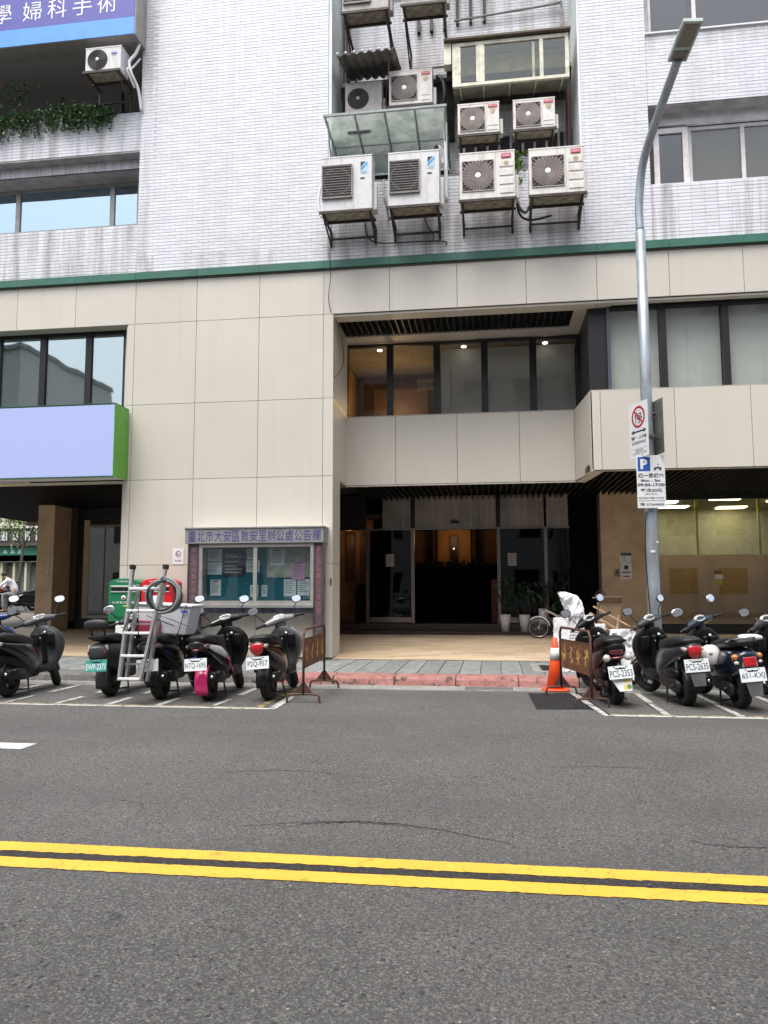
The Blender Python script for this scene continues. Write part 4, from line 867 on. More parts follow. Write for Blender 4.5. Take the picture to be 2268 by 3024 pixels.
hose('drain_hose','thin grey drain hose trailing from the cut off top unit',[(-1.9,14.1,12.68),(-1.85,14.6,12.4),(-1.9,15.0,12.0),(-1.92,15.2,11.6)],.014,M_grey)
hose('drain_hose','black cable loop hanging under the second unit of the upper right pair',[(.6,14.0,9.9),(.7,14.2,9.72),(1.0,14.4,9.70),(1.25,14.6,9.85)],.012,M_black)
# glass canopy
t=thing('glass_canopy','dusty green glass canopy sheltering the two tall white units','canopy')
def cq(y): return 10.36-(y-13.5)*.13
fr_=MB()
for xx in (-3.0,-2.43,-1.86,-1.29,-.72):
    fr_.add([(xx-.018,13.5,cq(13.5)-.03),(xx+.018,13.5,cq(13.5)-.03),(xx+.018,15.25,cq(15.25)-.03),(xx-.018,15.25,cq(15.25)-.03),(xx-.018,13.5,cq(13.5)+.01),(xx+.018,13.5,cq(13.5)+.01),(xx+.018,15.25,cq(15.25)+.01),(xx-.018,15.25,cq(15.25)+.01)],[(0,1,2,3),(4,5,6,7),(0,1,5,4),(1,2,6,5),(2,3,7,6),(3,0,4,7)])
fr_.box(-3.03,-.69,13.47,13.51,cq(13.5)-.03,cq(13.5)+.015); fr_.box(-3.02,-.70,14.35,14.38,cq(14.36)-.028,cq(14.36)+.005)
obj('frame',fr_,mat('oxidised_frame',(.28,.31,.30),.6,.2),t)
gm,gt,gbs=_bsdf('dusty_green_glass'); gbs.inputs['Base Color'].default_value=(.27,.33,.30,1); gbs.inputs['Roughness'].default_value=.35; gbs.inputs['Transmission Weight'].default_value=.35; gbs.inputs['Alpha'].default_value=.72
gt.nodes.clear(); tl_=gt.nodes.new('ShaderNodeBsdfTranslucent'); df_=gt.nodes.new('ShaderNodeBsdfDiffuse'); tp_=gt.nodes.new('ShaderNodeBsdfTransparent'); tp_.inputs[0].default_value=(.75,.85,.8,1); m1_=gt.nodes.new('ShaderNodeMixShader'); m2_=gt.nodes.new('ShaderNodeMixShader'); m1_.inputs[0].default_value=.5; m2_.inputs[0].default_value=.35; ou_=gt.nodes.new('ShaderNodeOutputMaterial')
gc=mixc(gt,noise_f(gt,2.5,5,.6,None,.35,.65),(.30,.36,.33),(.62,.68,.64)); [gt.links.new(gc,q.inputs[0]) for q in (tl_,df_)]; gt.links.new(tl_.outputs[0],m1_.inputs[1]); gt.links.new(df_.outputs[0],m1_.inputs[2]); gt.links.new(m1_.outputs[0],m2_.inputs[1]); gt.links.new(tp_.outputs[0],m2_.inputs[2]); gt.links.new(m2_.outputs[0],ou_.inputs[0])
for a,b in ((-2.98,-2.45),(-2.41,-1.88),(-1.84,-1.31),(-1.27,-.74)):
    obj('pane',MB().add([(a,13.515,cq(13.515)),(b,13.515,cq(13.515)),(b,15.24,cq(15.24)),(a,15.24,cq(15.24))],[(0,1,2,3)]),gm,t)
obj('debris',MB().box(-2.65,-2.2,13.95,14.03,cq(14)+.02,cq(14)+.06),M_black,t); obj('strut',MB().tube([(-2.97,14.05,9.6),(-2.97,13.6,10.3)],.015,6).tube([(-.74,14.05,9.7),(-.74,13.6,10.3)],.015,6),MATS['oxidised_frame'],t)
# corrugated awning
t=thing('corrugated_awning','small grey corrugated roof sheet over the grimy unit','awning'); mb=MB(); vs=[];n_=66
for i in range(n_+1):
    xx=-2.86+i*(1.16/n_); dz_=.028*math.cos(i*2*math.pi/9.4); vs+=[(xx,13.85,11.84+dz_+.03*i/n_),(xx+.02,15.1,12.18+dz_)]
mb.add(vs,[(2*i,2*i+2,2*i+3,2*i+1) for i in range(n_)],True)
o=obj('sheet',mb,mat('corrugated_sheet',(.17,.15,.14),.7,var=.3,dirt=(.05,.04,.035),dirt_amt=.6),t); so_=o.modifiers.new('s','SOLIDIFY'); so_.thickness=.012
for i in range(7): obj('ridge_cap',MB().sph((-2.83+i*.165,13.85,11.86+.03*i/7),(.028,.03,.028),8,6),M_white,t)
[obj('arm',MB().tube(q,.013,6),M_rail,t) for q in ([(-2.72,15.1,11.3),(-2.72,13.9,11.82)],[(-2.8,13.95,11.82),(-2.8,14.1,11.0)],[(-1.8,13.95,11.86),(-1.95,14.3,11.0)])]
# bay window box
t=thing('bay_window','yellowed aluminium bay window box hanging over the pair of ivory units','window')
yf_=mat('yellowed_aluminium',(.60,.58,.47),.5,.15,var=.15,nscale=5,world=True,dirt=(.12,.10,.07),dirt_amt=.5,dscale=4)
mb=MB(); x0,x1,z0,z1=-.60,1.62,11.12,12.02
mb.box(x0,x1,14.1,14.16,z1-.07,z1).box(x0,x1,14.1,14.16,z0,z0+.06)
for xx,w2 in ((x0,.11),(-.08,.06),(1.07,.07),(x1-.07,.07)): mb.box(xx,xx+w2,14.102,14.158,z0+.06,z1-.07)
obj('frame',mb,yf_,t); obj('roof',MB().box(-.76,1.66,14.02,15.28,12.05,12.09),mat('rusty_cap',(.10,.075,.05),.7),t); obj('cheek',MB().box(-.76,-.62,14.1,14.3,11.6,12.04),yf_,t)
gbw=glass('bay_glass',(.8,.82,.75),.015,.02)
for a,b in ((x0+.11,-.08),(-.02,1.07),(1.14,x1-.07)): obj('pane',MB().box(a,b,14.125,14.132,z0+.06,z1-.07),gbw,t)
obj('sash',MB().box(-.50,-.44,14.10,14.12,z0+.07,z1-.08).box(-.14,-.082,14.10,14.12,z0+.07,z1-.08).box(-.018,.02,14.10,14.12,z0+.07,z1-.08).box(.93,.98,14.13,14.15,z0+.07,z1-.08),yf_,t)
obj('curtain',MB().box(x0+.1,x1,14.5,14.52,11.62,12.0),mat('old_yellow_curtain',(.62,.58,.32),.9,var=.3,nscale=4,world=True),t); obj('inner_wall',MB().box(x0+.1,x1,14.9,14.92,11.2,12.0),M_dark,t)
un=MB().add([(x0,14.1,z0-.002),(x1,14.1,z0-.002),(x1,15.28,z0+.38),(x0,15.28,z0+.38)],[(0,1,2,3)]); obj('underside',un,mat('grimy_underside',(.26,.24,.18),.8,var=.4,nscale=3,world=True,dirt=(.08,.07,.05),dirt_amt=.7,dscale=3),t)
for xx in (-.45,.0,.5,1.0,1.5): obj('bearer',MB().tube([(xx,14.12,z0-.015),(xx,15.27,z0+.36)],.015,6),yf_,t)
obj('cheek',MB().add([(x0,14.1,z0),(x0,14.1,z1),(x0,15.28,z1),(x0,15.28,z0+.38)],[(0,1,2,3)]),yf_,t); obj('cheek',MB().add([(x1,14.1,z0),(x1,14.1,z1),(x1,15.28,z1),(x1,15.28,z0+.38)],[(0,1,2,3)]),yf_,t)
r_=random.Random(3)
t=thing('hanging_ivy','dark green ivy spilling over the tiled balcony wall under the blue sign','plant')
mb=MB(); sm_=MB()
for i in range(190):
    xx=-12.5+4.9*r_.random(); dn=r_.uniform(.05,.42)*(1 if xx>-9.9 else 1.1); up_=r_.uniform(.02,.24)*(1.2 if -9.2<xx<-8.2 else .7)
    for k in range(int(16+dn*40)):
        q=r_.random(); leaf_mb(mb,(xx+r_.gauss(0,.05),14.12+r_.uniform(-.14,.1),11.30+up_-(up_+dn)*q),r_.uniform(.03,.055),r_)
    sm_.tube([(xx,14.15,11.3),(xx+r_.gauss(0,.03),14.08,11.3-dn*.9)],.004,4)
for i in range(160): leaf_mb(mb,(-9.9+r_.gauss(0,.18),14.2,11.9+r_.uniform(-.25,.35)),r_.uniform(.03,.05),r_)
obj('stems',sm_,M_rail,t); o=obj('leaves',mb,lv,t); o['kind']='stuff'
t=thing('balcony_planter','long brown planter trough behind the hanging ivy','planter'); obj('trough',MB().box(-12.5,-7.7,14.22,14.45,11.285,11.42),mat('brown_trough',(.08,.05,.035),.7),t)
t=thing('green_shrub','bright green potted shrub between the two bottom right units','plant'); mb=MB()
for i in range(120):
    z=r_.uniform(9.15,9.78); leaf_mb(mb,(.60+r_.gauss(0,.09),14.15+r_.gauss(0,.06),z-.15*r_.random()),r_.uniform(.04,.075),r_)
for i in range(14): leaf_mb(mb,(.2+r_.gauss(0,.04),14.2,9.4),.04,r_)
obj('leaves',mb,lv2,t)['kind']='stuff'; obj('stems',MB().tube([(.6,14.2,9.3),(.58,14.16,9.5),(.63,14.12,9.72)],.01,5),M_rail,t); obj('pot',MB().loft([(9.355,.6,14.25,.07,.07,2),(9.50,.6,14.25,.09,.09,2)],'z',16,1),M_black,t)

# ================================================================== STREET LAMP
t=thing('street_lamp','tall grey street lamp with curved arm and flat LED head','street lamp')
pole=mat('galvanised_pole',(.36,.40,.44),.45,.45,var=.14,nscale=3,world=True,dirt=(.16,.17,.18),dirt_amt=.6,dscale=6,dstretch=(3,3,.6)); arm_=mat('dark_grey_arm',(.12,.125,.135),.45,.4)
obj('post',MB().tube([(2.35,11.8,.13),(2.35,11.8,1.2),(2.35,11.8,4.5),(2.35,11.8,6.9)],[.100,.096,.082,.072],20),pole,t)
obj('arm',MB().tube([(2.35,11.8,6.895),(2.35,11.8,7.35),(2.40,11.66,7.9),(2.50,11.3,8.25),(2.60,10.85,8.52),(2.67,10.45,8.70)],[.071]*6+[.07]*10+[.065]*10+[.058]*10+[.05]*10+[.045]*10 if False else .062,16,smooth_path=7),pole,t)
obj('base_collar',MB().cyl((2.35,11.8,.131),(2.35,11.8,.16),.17,20),M_gutter,t)
hM=Matrix.Translation((2.67,10.45,8.71))@Matrix.Rotation(math.atan2(-(2.80-2.67),-(9.85-10.45))*1.0+0,4,'Z')
dirv=Vector((.06,-.62,.09)).normalized(); side=dirv.cross(Vector((0,0,1))).normalized(); upv=side.cross(dirv)
HM=Matrix(((dirv.x,side.x,upv.x,2.665),(dirv.y,side.y,upv.y,10.48),(dirv.z,side.z,upv.z,8.70),(0,0,0,1)))
obj('lamp_head',MB().box(0,.66,-.13,.13,-.01,.05,HM),mat('pale_green_housing',(.42,.50,.45),.5),t,bevel=.01); obj('led_array',MB().box(.26,.62,-.095,.095,-.018,-.011,HM),mat('led_lens',(.16,.15,.13),.3,var=.5,nscale=60),t); obj('name_plate',MB().box(.03,.20,-.10,.10,-.016,-.011,HM),M_grey,t)
for i in range(5): obj('heat_fin',MB().box(.05,.24,-.11+i*.05,-.10+i*.05,.051,.075,HM),M_alu,t)
obj('sticker',MB().box(2.31,2.375,11.701,11.705,1.94,1.975),M_white,t); obj('sticker',MB().box(2.40,2.425,11.712,11.716,2.08,2.11),M_white,t)
hose('pole_cable','black cable drooping down the left side of the street lamp',[(2.27,11.73,2.55),(2.24,11.72,2.0),(2.26,11.71,1.3),(2.29,11.70,.7),(2.29,11.7,.15)],.008,M_black,'cable')
# signs on the post
def plateM(p0,p1,zb):  # vertical plate from p0 to p1 seen from the -normal side
    d=(Vector((*p1,0))-Vector((*p0,0))); L=d.length; d/=L; n=d.cross(Vector((0,0,1)))
    return Matrix(((d.x,0,n.x,p0[0]),(d.y,0,n.y,p0[1]),(0,1,n.z,zb),(0,0,0,1))),L
tows=[((2.11,11.93),(2.30,11.50)),((2.41,11.93),(2.52,11.52))]
t=thing('no_parking_sign','white no parking sign with red slashed circle high on the street lamp','sign')
MM,L=plateM(*tows[0],3.36)
MM=MM
obj('plate',MB().box(0,L,0,.83,-.003,0,MM) ,M_white,t)
cM=MM@Matrix.Translation((L*.5,.61,.001))
def flat_ring(mb,r0,r1,M,n=36):
    vs=[(r*math.cos(2*math.pi*i/n),r*math.sin(2*math.pi*i/n),0) for r in (r0,r1) for i in range(n)]
    return mb.add(vs,[(i,(i+1)%n,n+(i+1)%n,n+i) for i in range(n)],False,M)
def put_text(t,body,M,w,h,m,bold=0,keep=False,name='lettering'):
    mb=text_mb(body,w,h,M,keep,bold); me=bpy.data.meshes.new(name); me.from_pydata(mb.v,[],mb.f); me.materials.append(m); me.update(); return link(name,me,t)
put_text(t,'停',cM,.19,.20,M_ink,.01)
mb=flat_ring(MB(),.13,.165,cM@Matrix.Translation((0,0,.001))); mb.box(-.15,.15,-.014,.014,.0012,.002,cM@Matrix.Rotation(R_(-45),4,'Z')); obj('red_ring',mb,mat('sign_red',(.42,.01,.03),.4),t)
mb=MB().box(-.13,.13,-.012,.012,0,.001,MM@Matrix.Translation((L*.5,.39,.001)))
for s in (-1,1): mb.prism([(s*.12,.035),(s*.19,0),(s*.12,-.035)],'z',0,.001,MM@Matrix.Translation((L*.5,.39,.001)))
obj('double_arrow',mb,M_ink,t)
put_text(t,'騎樓・人行道',MM@Matrix.Translation((L*.5,.30,.002)),.38,.055,M_ink,.02); put_text(t,'& SIDEWALK',MM@Matrix.Translation((L*.5,.225,.002)),.36,.045,M_ink,.02)
put_text(t,'違者拖吊',MM@Matrix.Translation((L*.5,.105,.002)),.2,.032,M_ink); put_text(t,'TOW-AWAY ZONE',MM@Matrix.Translation((L*.5,.065,.002)),.36,.028,M_ink); put_text(t,'☎ 110',MM@Matrix.Translation((L*.5,.025,.002)),.18,.03,M_ink)
obj('divider',MB().box(.01,L-.01,.135,.138,0,.001,MM@Matrix.Translation((0,0,.001))),M_grey,t); obj('clamp',MB().cyl((2.27,11.72,3.98),(2.30,11.74,3.98),.03,10).box(2.27,2.43,11.69,11.72,3.66,3.70),M_grey,t)
t=thing('sign_back','grey unpainted back of a sign bolted to the right of the street lamp','sign')
MM2,L2=plateM(*tows[1],3.39); obj('plate',MB().box(0,L2,0,.82,-.003,0,MM2),mat('sign_back_grey',(.22,.215,.21),.4,.6,var=.3,nscale=3),t); obj('bolt',MB().sph((2.43,11.70,4.0),.028).sph((2.45,11.66,3.62),.018),M_black,t)
t=thing('parking_fee_sign','white motorcycle parking fee sign with blue P square on the street lamp','sign',(2.345,11.66,2.59),(0,0,R_(4)))
obj('plate',MB().box(-.205,.205,0,.004,0,.785),M_white,t,bevel=.0015)
def pt(body,x,z,w,h,m=M_ink,bold=0,**k): put_text(t,body,Matrix.Translation((x,-.003,z))@Matrix.Rotation(R_(90),4,'X'),w,h,m,bold,**k)
obj('blue_square',MB().box(-.185,-.005,-.002,-.0005,.55,.76),mat('sign_blue',(.02,.09,.38),.4),t); pt('P',-.095,.655,.105,.15,M_white,.05)
mb=MB(); Mx=Matrix.Translation((.10,-.0015,.575)); 
for s in (-.04,.04): mb.cyl((.10+s,-.003,.575),(.10+s,-.001,.575),.016,12)
mb.prism([(-.05,.01),(.05,.012),(.055,.03),(.0,.035),(-.045,.03)],'y',-.003,-.001,Mx).box(.115-.012,.115-.006,-.003,-.001,.60,.655).box(.095,.125,-.003,-.001,.648,.655); obj('scooter_symbol',mb,M_ink,t)
pt('週一至週六',0,.485,.37,.062,bold=.02); pt('Mon. - Sat.',0,.41,.29,.038,bold=.03); pt('09:00-17:00',0,.345,.39,.048,bold=.03); pt('每次20元',0,.265,.31,.056,bold=.02); pt('(隔日另計)',0,.205,.19,.028); pt('NT$20 PER STAY',0,.148,.37,.026,bold=.02)
obj('rule_line',MB().box(-.19,.19,-.002,-.0005,.108,.112),M_ink,t); pt('☎ 27269600',0,.055,.35,.042,bold=.02)
# ================================================================== SCOOTERS
def steerM(ang, px_=1.02, pz=.62, rake=R_(25)):
    ax=Vector((-math.sin(rake),0,math.cos(rake))); P=Vector((px_,0,pz))
    return Matrix.Translation(P)@Matrix.Rotation(ang,4,ax)@Matrix.Translation(-P)
def rearM(x,z,tilt=0,y=0):   # frame on the tail facing backwards (local -X); right=-Y, up=+Z
    M=Matrix(((0,0,-1,x),(-1,0,0,y),(0,1,0,z),(0,0,0,1)))
    return M@Matrix.Rotation(tilt,4,'X')
def paint(name,c,rough=.25): return mat(name,c,rough,var=.06,coat=.6,nscale=3)
def scooter(label,X,Y,head,plate,body=None,side=None,apron=None,inner=None,steer=28,lean=4,tail='wedge',fender=None,plate_m=None,plate_ink=None,retro=False,mirror=(1,1),exhaust=True,plate_xz=(-.44,.52),flap=None,backrest=False,group='scooters parked in the kerbside bays',z0=0,fend=188,cat='scooter',big=1.0,dash=None):
    body=body or M_black; side=side or body; apron=apron or body; inner=inner or M_blackt; fender=fender or M_blackt
    t=thing('parked_scooter',label,cat,(X,Y,z0),(R_(-lean),0,R_(head)),group); t.scale=(big,)*3
    R0=.222; SM=steerM(R_(steer))
    def wheel(cx,M=None,w=1.0,nm='rear_wheel'):
        o=obj(nm,MB().torus((cx,0,R0),R0-.052,.052,'y',36,12,M,flat=1.22*w),M_rubber,t)
        rim=MB().torus((cx,0,R0),R0-.088,.012,'y',28,6,M,flat=3).cyl((cx,-.045,R0),(cx,.045,R0),.045,14,M=M)
        for i in range(5):
            q=i*2*math.pi/5; rim.tube([(cx+.04*math.cos(q),0,R0+.04*math.sin(q)),(cx+(R0-.085)*math.cos(q+.2),0,R0+(R0-.085)*math.sin(q+.2))],.013,6,M)
        obj('rim',rim,M_grey,o); obj('brake',MB().cyl((cx,-.05,R0),(cx,-.058,R0),.085,20,M=M),M_engine,o); return o
    wheel(0,None,1.15); wheel(1.25,SM,.95,'front_wheel')
    # front fork and mudguard
    obj('fork',MB().tube([(1.25,.07,R0),(1.12,.07,.52)],.020,8,SM).tube([(1.25,-.07,R0),(1.12,-.07,.52)],.020,8,SM),M_grey,t)
    fg=MB(); rs=[]
    for i in range(13):
        a=R_(-5+150*i/12); rs.append([(1.25+math.cos(a)*(R0+.03+.012*math.cos(p_)), .068*math.sin(p_)*1.0, R0+math.sin(a)*(R0+.03+.03*math.cos(p_))) for p_ in [R_(-95+190*k/8) for k in range(9)]]+[(1.25+math.cos(a)*(R0+.018), .055*math.sin(p_), R0+math.sin(a)*(R0+.018)) for p_ in [R_(95-190*k/8) for k in range(9)]])
    fg.rings(rs,True,True,SM); obj('front_mudguard',fg,body if not retro else side,t)
    # rear body
    if retro: secs=[(-.40,0,.60,.06,.05,2.2),(-.36,0,.60,.13,.11,2.3),(-.20,0,.56,.175,.17,2.5),(.05,0,.52,.19,.20,2.6),(.30,0,.50,.18,.21,2.6),(.50,0,.46,.15,.22,2.6),(.60,0,.42,.11,.19,2.4)]
    else: secs=[(-.42,0,.735,.045,.030,2.2),(-.38,0,.72,.10,.055,2.4),(-.25,0,.68,.135,.085,2.5),(0,0,.62,.155,.12,2.6),(.25,0,.55,.165,.17,2.7),(.45,0,.47,.155,.22,2.7),(.58,0,.42,.13,.20,2.5)]
    obj('tail_body',MB().loft(secs,'x',22,4),side,t)
    # under seat dark inner body and rear mudguard
    obj('under_body',MB().loft([(-.22,0,.50,.07,.08,2.5),(0,0,.46,.10,.10,2.6),(.3,0,.36,.13,.13,2.8),(.58,0,.29,.13,.09,2.8)],'x',16,3),M_blackt,t)
    # seat
    so_=obj('seat',MB().loft([(-.37,0,.790,.075,.022,3),(-.33,0,.795,.11,.042,3.2),(-.18,0,.79,.135,.060,3.4),(.0,0,.775,.145,.066,3.4),(.14,0,.755,.145,.068,3.4),(.30,0,.725,.13,.070,3.2),(.46,0,.70,.105,.065,3),(.56,0,.675,.06,.045,2.4)],'x',22,4),M_seat,t)
    # grab rail
    gr_=MB().tube([(-.12,.155,.76),(-.30,.145,.79),(-.42,.075,.81),(-.44,0,.815),(-.42,-.075,.81),(-.30,-.145,.79),(-.12,-.155,.76)],.010,8,smooth_path=4); obj('grab_rail',gr_,M_blackt,t)
    # floorboard, leg shield, front apron
    obj('floorboard',MB().loft([(.50,0,.30,.14,.055,3.5),(.62,0,.285,.165,.042,4),(.85,0,.285,.165,.042,4),(.97,0,.31,.15,.06,3.5)],'x',20,3),M_blackt,t)
    ls=[(.27,1.00,0,.04,.07,2.6),(.36,1.02,0,.045,.12,3),(.48,1.015,0,.045,.175,3.2),(.60,.995,0,.05,.212,3.4),(.72,.965,0,.055,.215,3.4),(.80,.94,0,.055,.185,3),(.86,.925,0,.05,.125,2.5),(.90,.92,0,.04,.085,2.3)]
    obj('leg_shield',MB().loft(ls,'z',26,4),inner,t)
    ap=[(.26,1.05,0,.05,.075,2.0),(.34,1.09,0,.075,.125,1.9),(.46,1.11,0,.095,.185,1.9),(.60,1.10,0,.10,.232,2.0),(.72,1.06,0,.10,.236,2.1),(.81,1.01,0,.085,.20,2.0),(.88,.97,0,.06,.13,2.0)]
    obj('front_apron',MB().loft(ap,'z',26,4),apron,t)
    obj('glove_box',MB().loft([(.60,.935,-.115,.03,.055,4),(.74,.915,-.115,.04,.065,4),(.79,.905,-.115,.03,.055,4)],'z',14,2),M_blackt,t); obj('inner_pocket',MB().loft([(.60,.935,.115,.03,.055,4),(.74,.915,.115,.04,.065,4),(.79,.905,.115,.03,.055,4)],'z',14,2),M_black,t); obj('shield_ridge',MB().tube([(.95,.0,.36),(.945,0,.50),(.915,0,.66),(.885,0,.80)],.035,10,smooth_path=3),M_blackt,t)
    obj('key_lock',MB().cyl((.87,-.06,.80),(.845,-.06,.805),.022,14),M_chrome,t); obj('bag_hook',MB().tube([(.89,0,.72),(.85,0,.71),(.845,0,.735)],.008,6),M_chrome,t)
    # handlebar unit
    obj('steering_cover',MB().loft([(.82,.955,0,.05,.065,2.4),(.92,.945,0,.055,.08,2.4),(.98,.94,0,.06,.09,2.4)],'z',18,3,SM),apron if retro else inner,t)
    hb=[(-.23,.915,.985,.028,.028,2.2),(-.15,.93,.99,.055,.045,2.3),(-.07,.95,1.00,.085,.055,2.4),(0,.955,1.005,.095,.06,2.4),(.07,.95,1.00,.085,.055,2.4),(.15,.93,.99,.055,.045,2.3),(.23,.915,.985,.028,.028,2.2)]
    obj('handlebar_cover',MB().loft(hb,'y',20,4,SM),dash or apron,t)
    ds=Matrix.Translation((.90,0,1.035))@Matrix.Rotation(R_(-38),4,'Y')
    obj('dashboard',MB().loft([(-.012,0,0,.055,.085,2.4),(.012,0,0,.052,.08,2.4)],'z',20,1,SM@ds),mat('dash_face',(.62,.66,.66),.08,coat=1,var=.5,nscale=30),t)
    for s in (-1,1):
        g=obj('grip',MB().tube([(.905,s*.22,.985),(.885,s*.28,.985),(.865,s*.36,.98)],[.017,.0195,.0195],10,SM),M_rubber,t)
        obj('brake_lever',MB().tube([(.93,s*.20,.985),(.96,s*.26,.975),(.93,s*.36,.965)],.007,6,SM,smooth_path=3),M_grey,t)
        obj('switch_box',MB().cbox((.91,s*.215,.985),(.05,.05,.045),SM),M_blackt,t,bevel=.008)
        if mirror[0 if s<0 else 1]:
            obj('mirror_stem',MB().tube([(.92,s*.20,1.0),(.93,s*.24,1.08),(.92,s*.30,1.15),(.92,s*.315,1.185)],.007,6,SM,smooth_path=3),M_black,t)
            mM=SM@Matrix.Translation((.92,s*.325,1.215))@Matrix.Rotation(R_(s*-12),4,'Z')@Matrix.Rotation(R_(13),4,'Y')
            mo=obj('mirror',MB().loft([(-.006,0,0,.074,.052,2.5),(.004,0,0,.078,.055,2.5),(.022,0,0,.062,.043,2.3),(.032,0,0,.02,.015,2)],'x',20,2,mM),M_black if not retro else M_chrome,t)
            obj('mirror_glass',MB().loft([(-.0085,0,0,.067,.046,2.5),(-.0065,0,0,.067,.046,2.5)],'x',20,1,mM,False),M_mirror,mo)
    for cy in (.05,-.06): obj('control_cable',MB().tube([(.93,cy*3.6,.985),(1.02,cy*1.8,1.03),(1.04,cy,.95),(1.03,cy,.84)],.0045,5,SM,smooth_path=4),M_black,t)
    obj('kick_lever',MB().tube([(.02,.15,.22),(.0,.185,.24),(-.10,.19,.27)],.008,6,smooth_path=2),M_grey,t); obj('side_reflector',MB().sph((-.30,.155,.60),(.02,.006,.012),10,5),M_orange,t)
    # engine, belt case, exhaust
    obj('belt_case',MB().loft([(-.10,.105,.24,.035,.06,2.6),(.0,.11,.25,.045,.10,2.8),(.2,.11,.27,.045,.075,2.8),(.40,.105,.29,.045,.095,2.8),(.50,.10,.29,.03,.05,2.4)],'x',16,3),M_engine,t)
    obj('engine',MB().loft([(.12,-.02,.28,.08,.08,3),(.3,-.02,.29,.10,.10,3),(.48,-.01,.28,.08,.08,3)],'x',14,2),M_engine,t)
    obj('air_box',MB().loft([(-.12,.11,.40,.035,.04,2.6),(.05,.115,.40,.05,.065,3),(.25,.11,.38,.045,.06,3)],'x',14,2),M_blackt,t)
    obj('shock_absorber',MB().tube([(-.02,.10,.27),(-.06,.09,.60)],.022,10),M_grey,t)
    if exhaust:
        e=obj('exhaust',MB().loft([(-.30,-.165,.315,.03,.035,2.2),(-.285,-.165,.315,.052,.06,2.4),(-.12,-.165,.30,.060,.072,2.6),(.08,-.16,.275,.055,.065,2.5),(.18,-.14,.25,.03,.035,2.2),(.30,-.10,.22,.018,.018,2)],'x',18,3),M_blackt,t)
        obj('exhaust_tip',MB().cyl((-.302,-.165,.32),(-.325,-.165,.32),.018,12),M_chrome,e); obj('heat_guard',MB().loft([(-.20,-.205,.34,.022,.035,2.8),(-.05,-.21,.33,.022,.04,2.8),(.06,-.20,.31,.015,.03,2.5)],'x',12,2),M_black,e)
    # centre stand
    obj('centre_stand',MB().tube([(.32,.10,.20),(.24,.15,.02),(.20,.17,.012)],.012,8).tube([(.32,-.10,.20),(.24,-.15,.03),(.20,-.17,.02)],.012,8).tube([(.26,.13,.07),(.26,-.13,.07)],.010,8),M_black,t)['kind']='stuff'
    # rear mudguard
    rs=[]
    for i in range(13):
        a=R_(55+(fend-55)*i/12); Rr=R0+.045
        rs.append([(math.cos(a)*(Rr+.02*math.cos(p_)), .085*math.sin(p_), R0+math.sin(a)*(Rr+.02*math.cos(p_))) for p_ in [R_(-90+180*k/8) for k in range(9)]]+[(math.cos(a)*(Rr-.008), .07*math.sin(p_), R0+math.sin(a)*(Rr-.008)) for p_ in [R_(90-180*k/8) for k in range(9)]])
    obj('rear_mudguard',MB().rings(rs,True,True),fender,t)
    px_,pz=plate_xz
    obj('plate_bracket',MB().tube([(-.25,0,.58),(px_+.02,0,pz+.03)],.03,8).cbox((px_+.012,0,pz-.01),(.012,.12,.12)),M_blackt,t,label=None)['kind']='stuff'
    if flap: obj('mud_flap',MB().prism([(-.095,0),(.095,0),(.07,-.19),(-.07,-.19)],'z',-.004,.004,rearM(px_+.01,pz-.05,R_(-12))),flap,t)
    pM=rearM(px_,pz,R_(-10)); po=obj('number_plate',MB().box(-.145,.145,-.076,.076,-.003,0,pM),plate_m or M_plate,t,bevel=.002)
    if plate[0]: put_text(po,plate[0],pM@Matrix.Translation((plate[1],-.014,.0012)),plate[2]*1.12,.078,plate_ink or M_ink,.008)
    obj('plate_bolt',MB().box(-.085,-.06,.056,.066,0,.002,pM),M_ink,po); obj('plate_bolt',MB().box(.06,.085,.056,.066,0,.002,pM),M_ink,po)
    # tail lamp and indicators
    if tail=='wedge':
        obj('tail_lamp',MB().loft([(.595,-.385,0,.02,.028,2.2),(.63,-.395,0,.035,.062,2.6),(.69,-.395,0,.045,.082,2.8),(.745,-.385,0,.04,.078,2.8),(.76,-.375,0,.03,.06,2.6)],'z',22,3),M_red,t)
        for s in (-1,1): obj('turn_signal',MB().sph((-.315,s*.098,.71),(.095,.026,.032),14,8,Matrix.Rotation(0,4,'Z')),M_clear,t)
    elif tail=='wide':
        obj('tail_lamp',MB().sph((-.37,0,.675),(.05,.085,.05),18,10),M_darkred,t); obj('tail_reflector',MB().sph((-.365,0,.60),(.045,.085,.025),16,8),M_darkred,t)
        for s in (-1,1): obj('turn_signal',MB().sph((-.37,s*.125,.605),(.04,.046,.046),16,10),M_clear,t)
    elif tail=='strip':
        obj('tail_lamp',MB().box(-.13,.13,-.02,.02,-.01,.012,rearM(-.375,.60,0)),M_darkred,t,bevel=.006)
        for s in (-1,1): obj('turn_signal',MB().box(s*.115-.018,s*.115+.018,-.045,.025,-.01,.012,rearM(-.345,.675,0)),M_clear,t,bevel=.004)
        put_text(t,'gogoro',rearM(-.402,.675,0)@Matrix.Translation((-.01,0,0)),.11,.022,M_plate)
    elif tail=='square':
        obj('tail_lamp',MB().box(-.075,.075,-.055,.055,-.02,.02,rearM(-.395,.585,R_(-8))),M_red,t,bevel=.012); obj('lamp_bezel',MB().box(-.085,.085,-.065,.065,-.025,.0,rearM(-.395,.585,R_(-8))),M_chrome,t,bevel=.01)
        for s in (-1,1): obj('turn_signal',MB().sph((-.335,s*.135,.64),(.04,.042,.036),14,8),M_orange,t); obj('reflector',MB().sph((-.35,s*.13,.575),(.03,.035,.022),12,6),M_clear,t)
    else:
        obj('tail_lamp',MB().sph((-.385,0,.665),(.04,.06,.022),14,8),M_darkred,t)
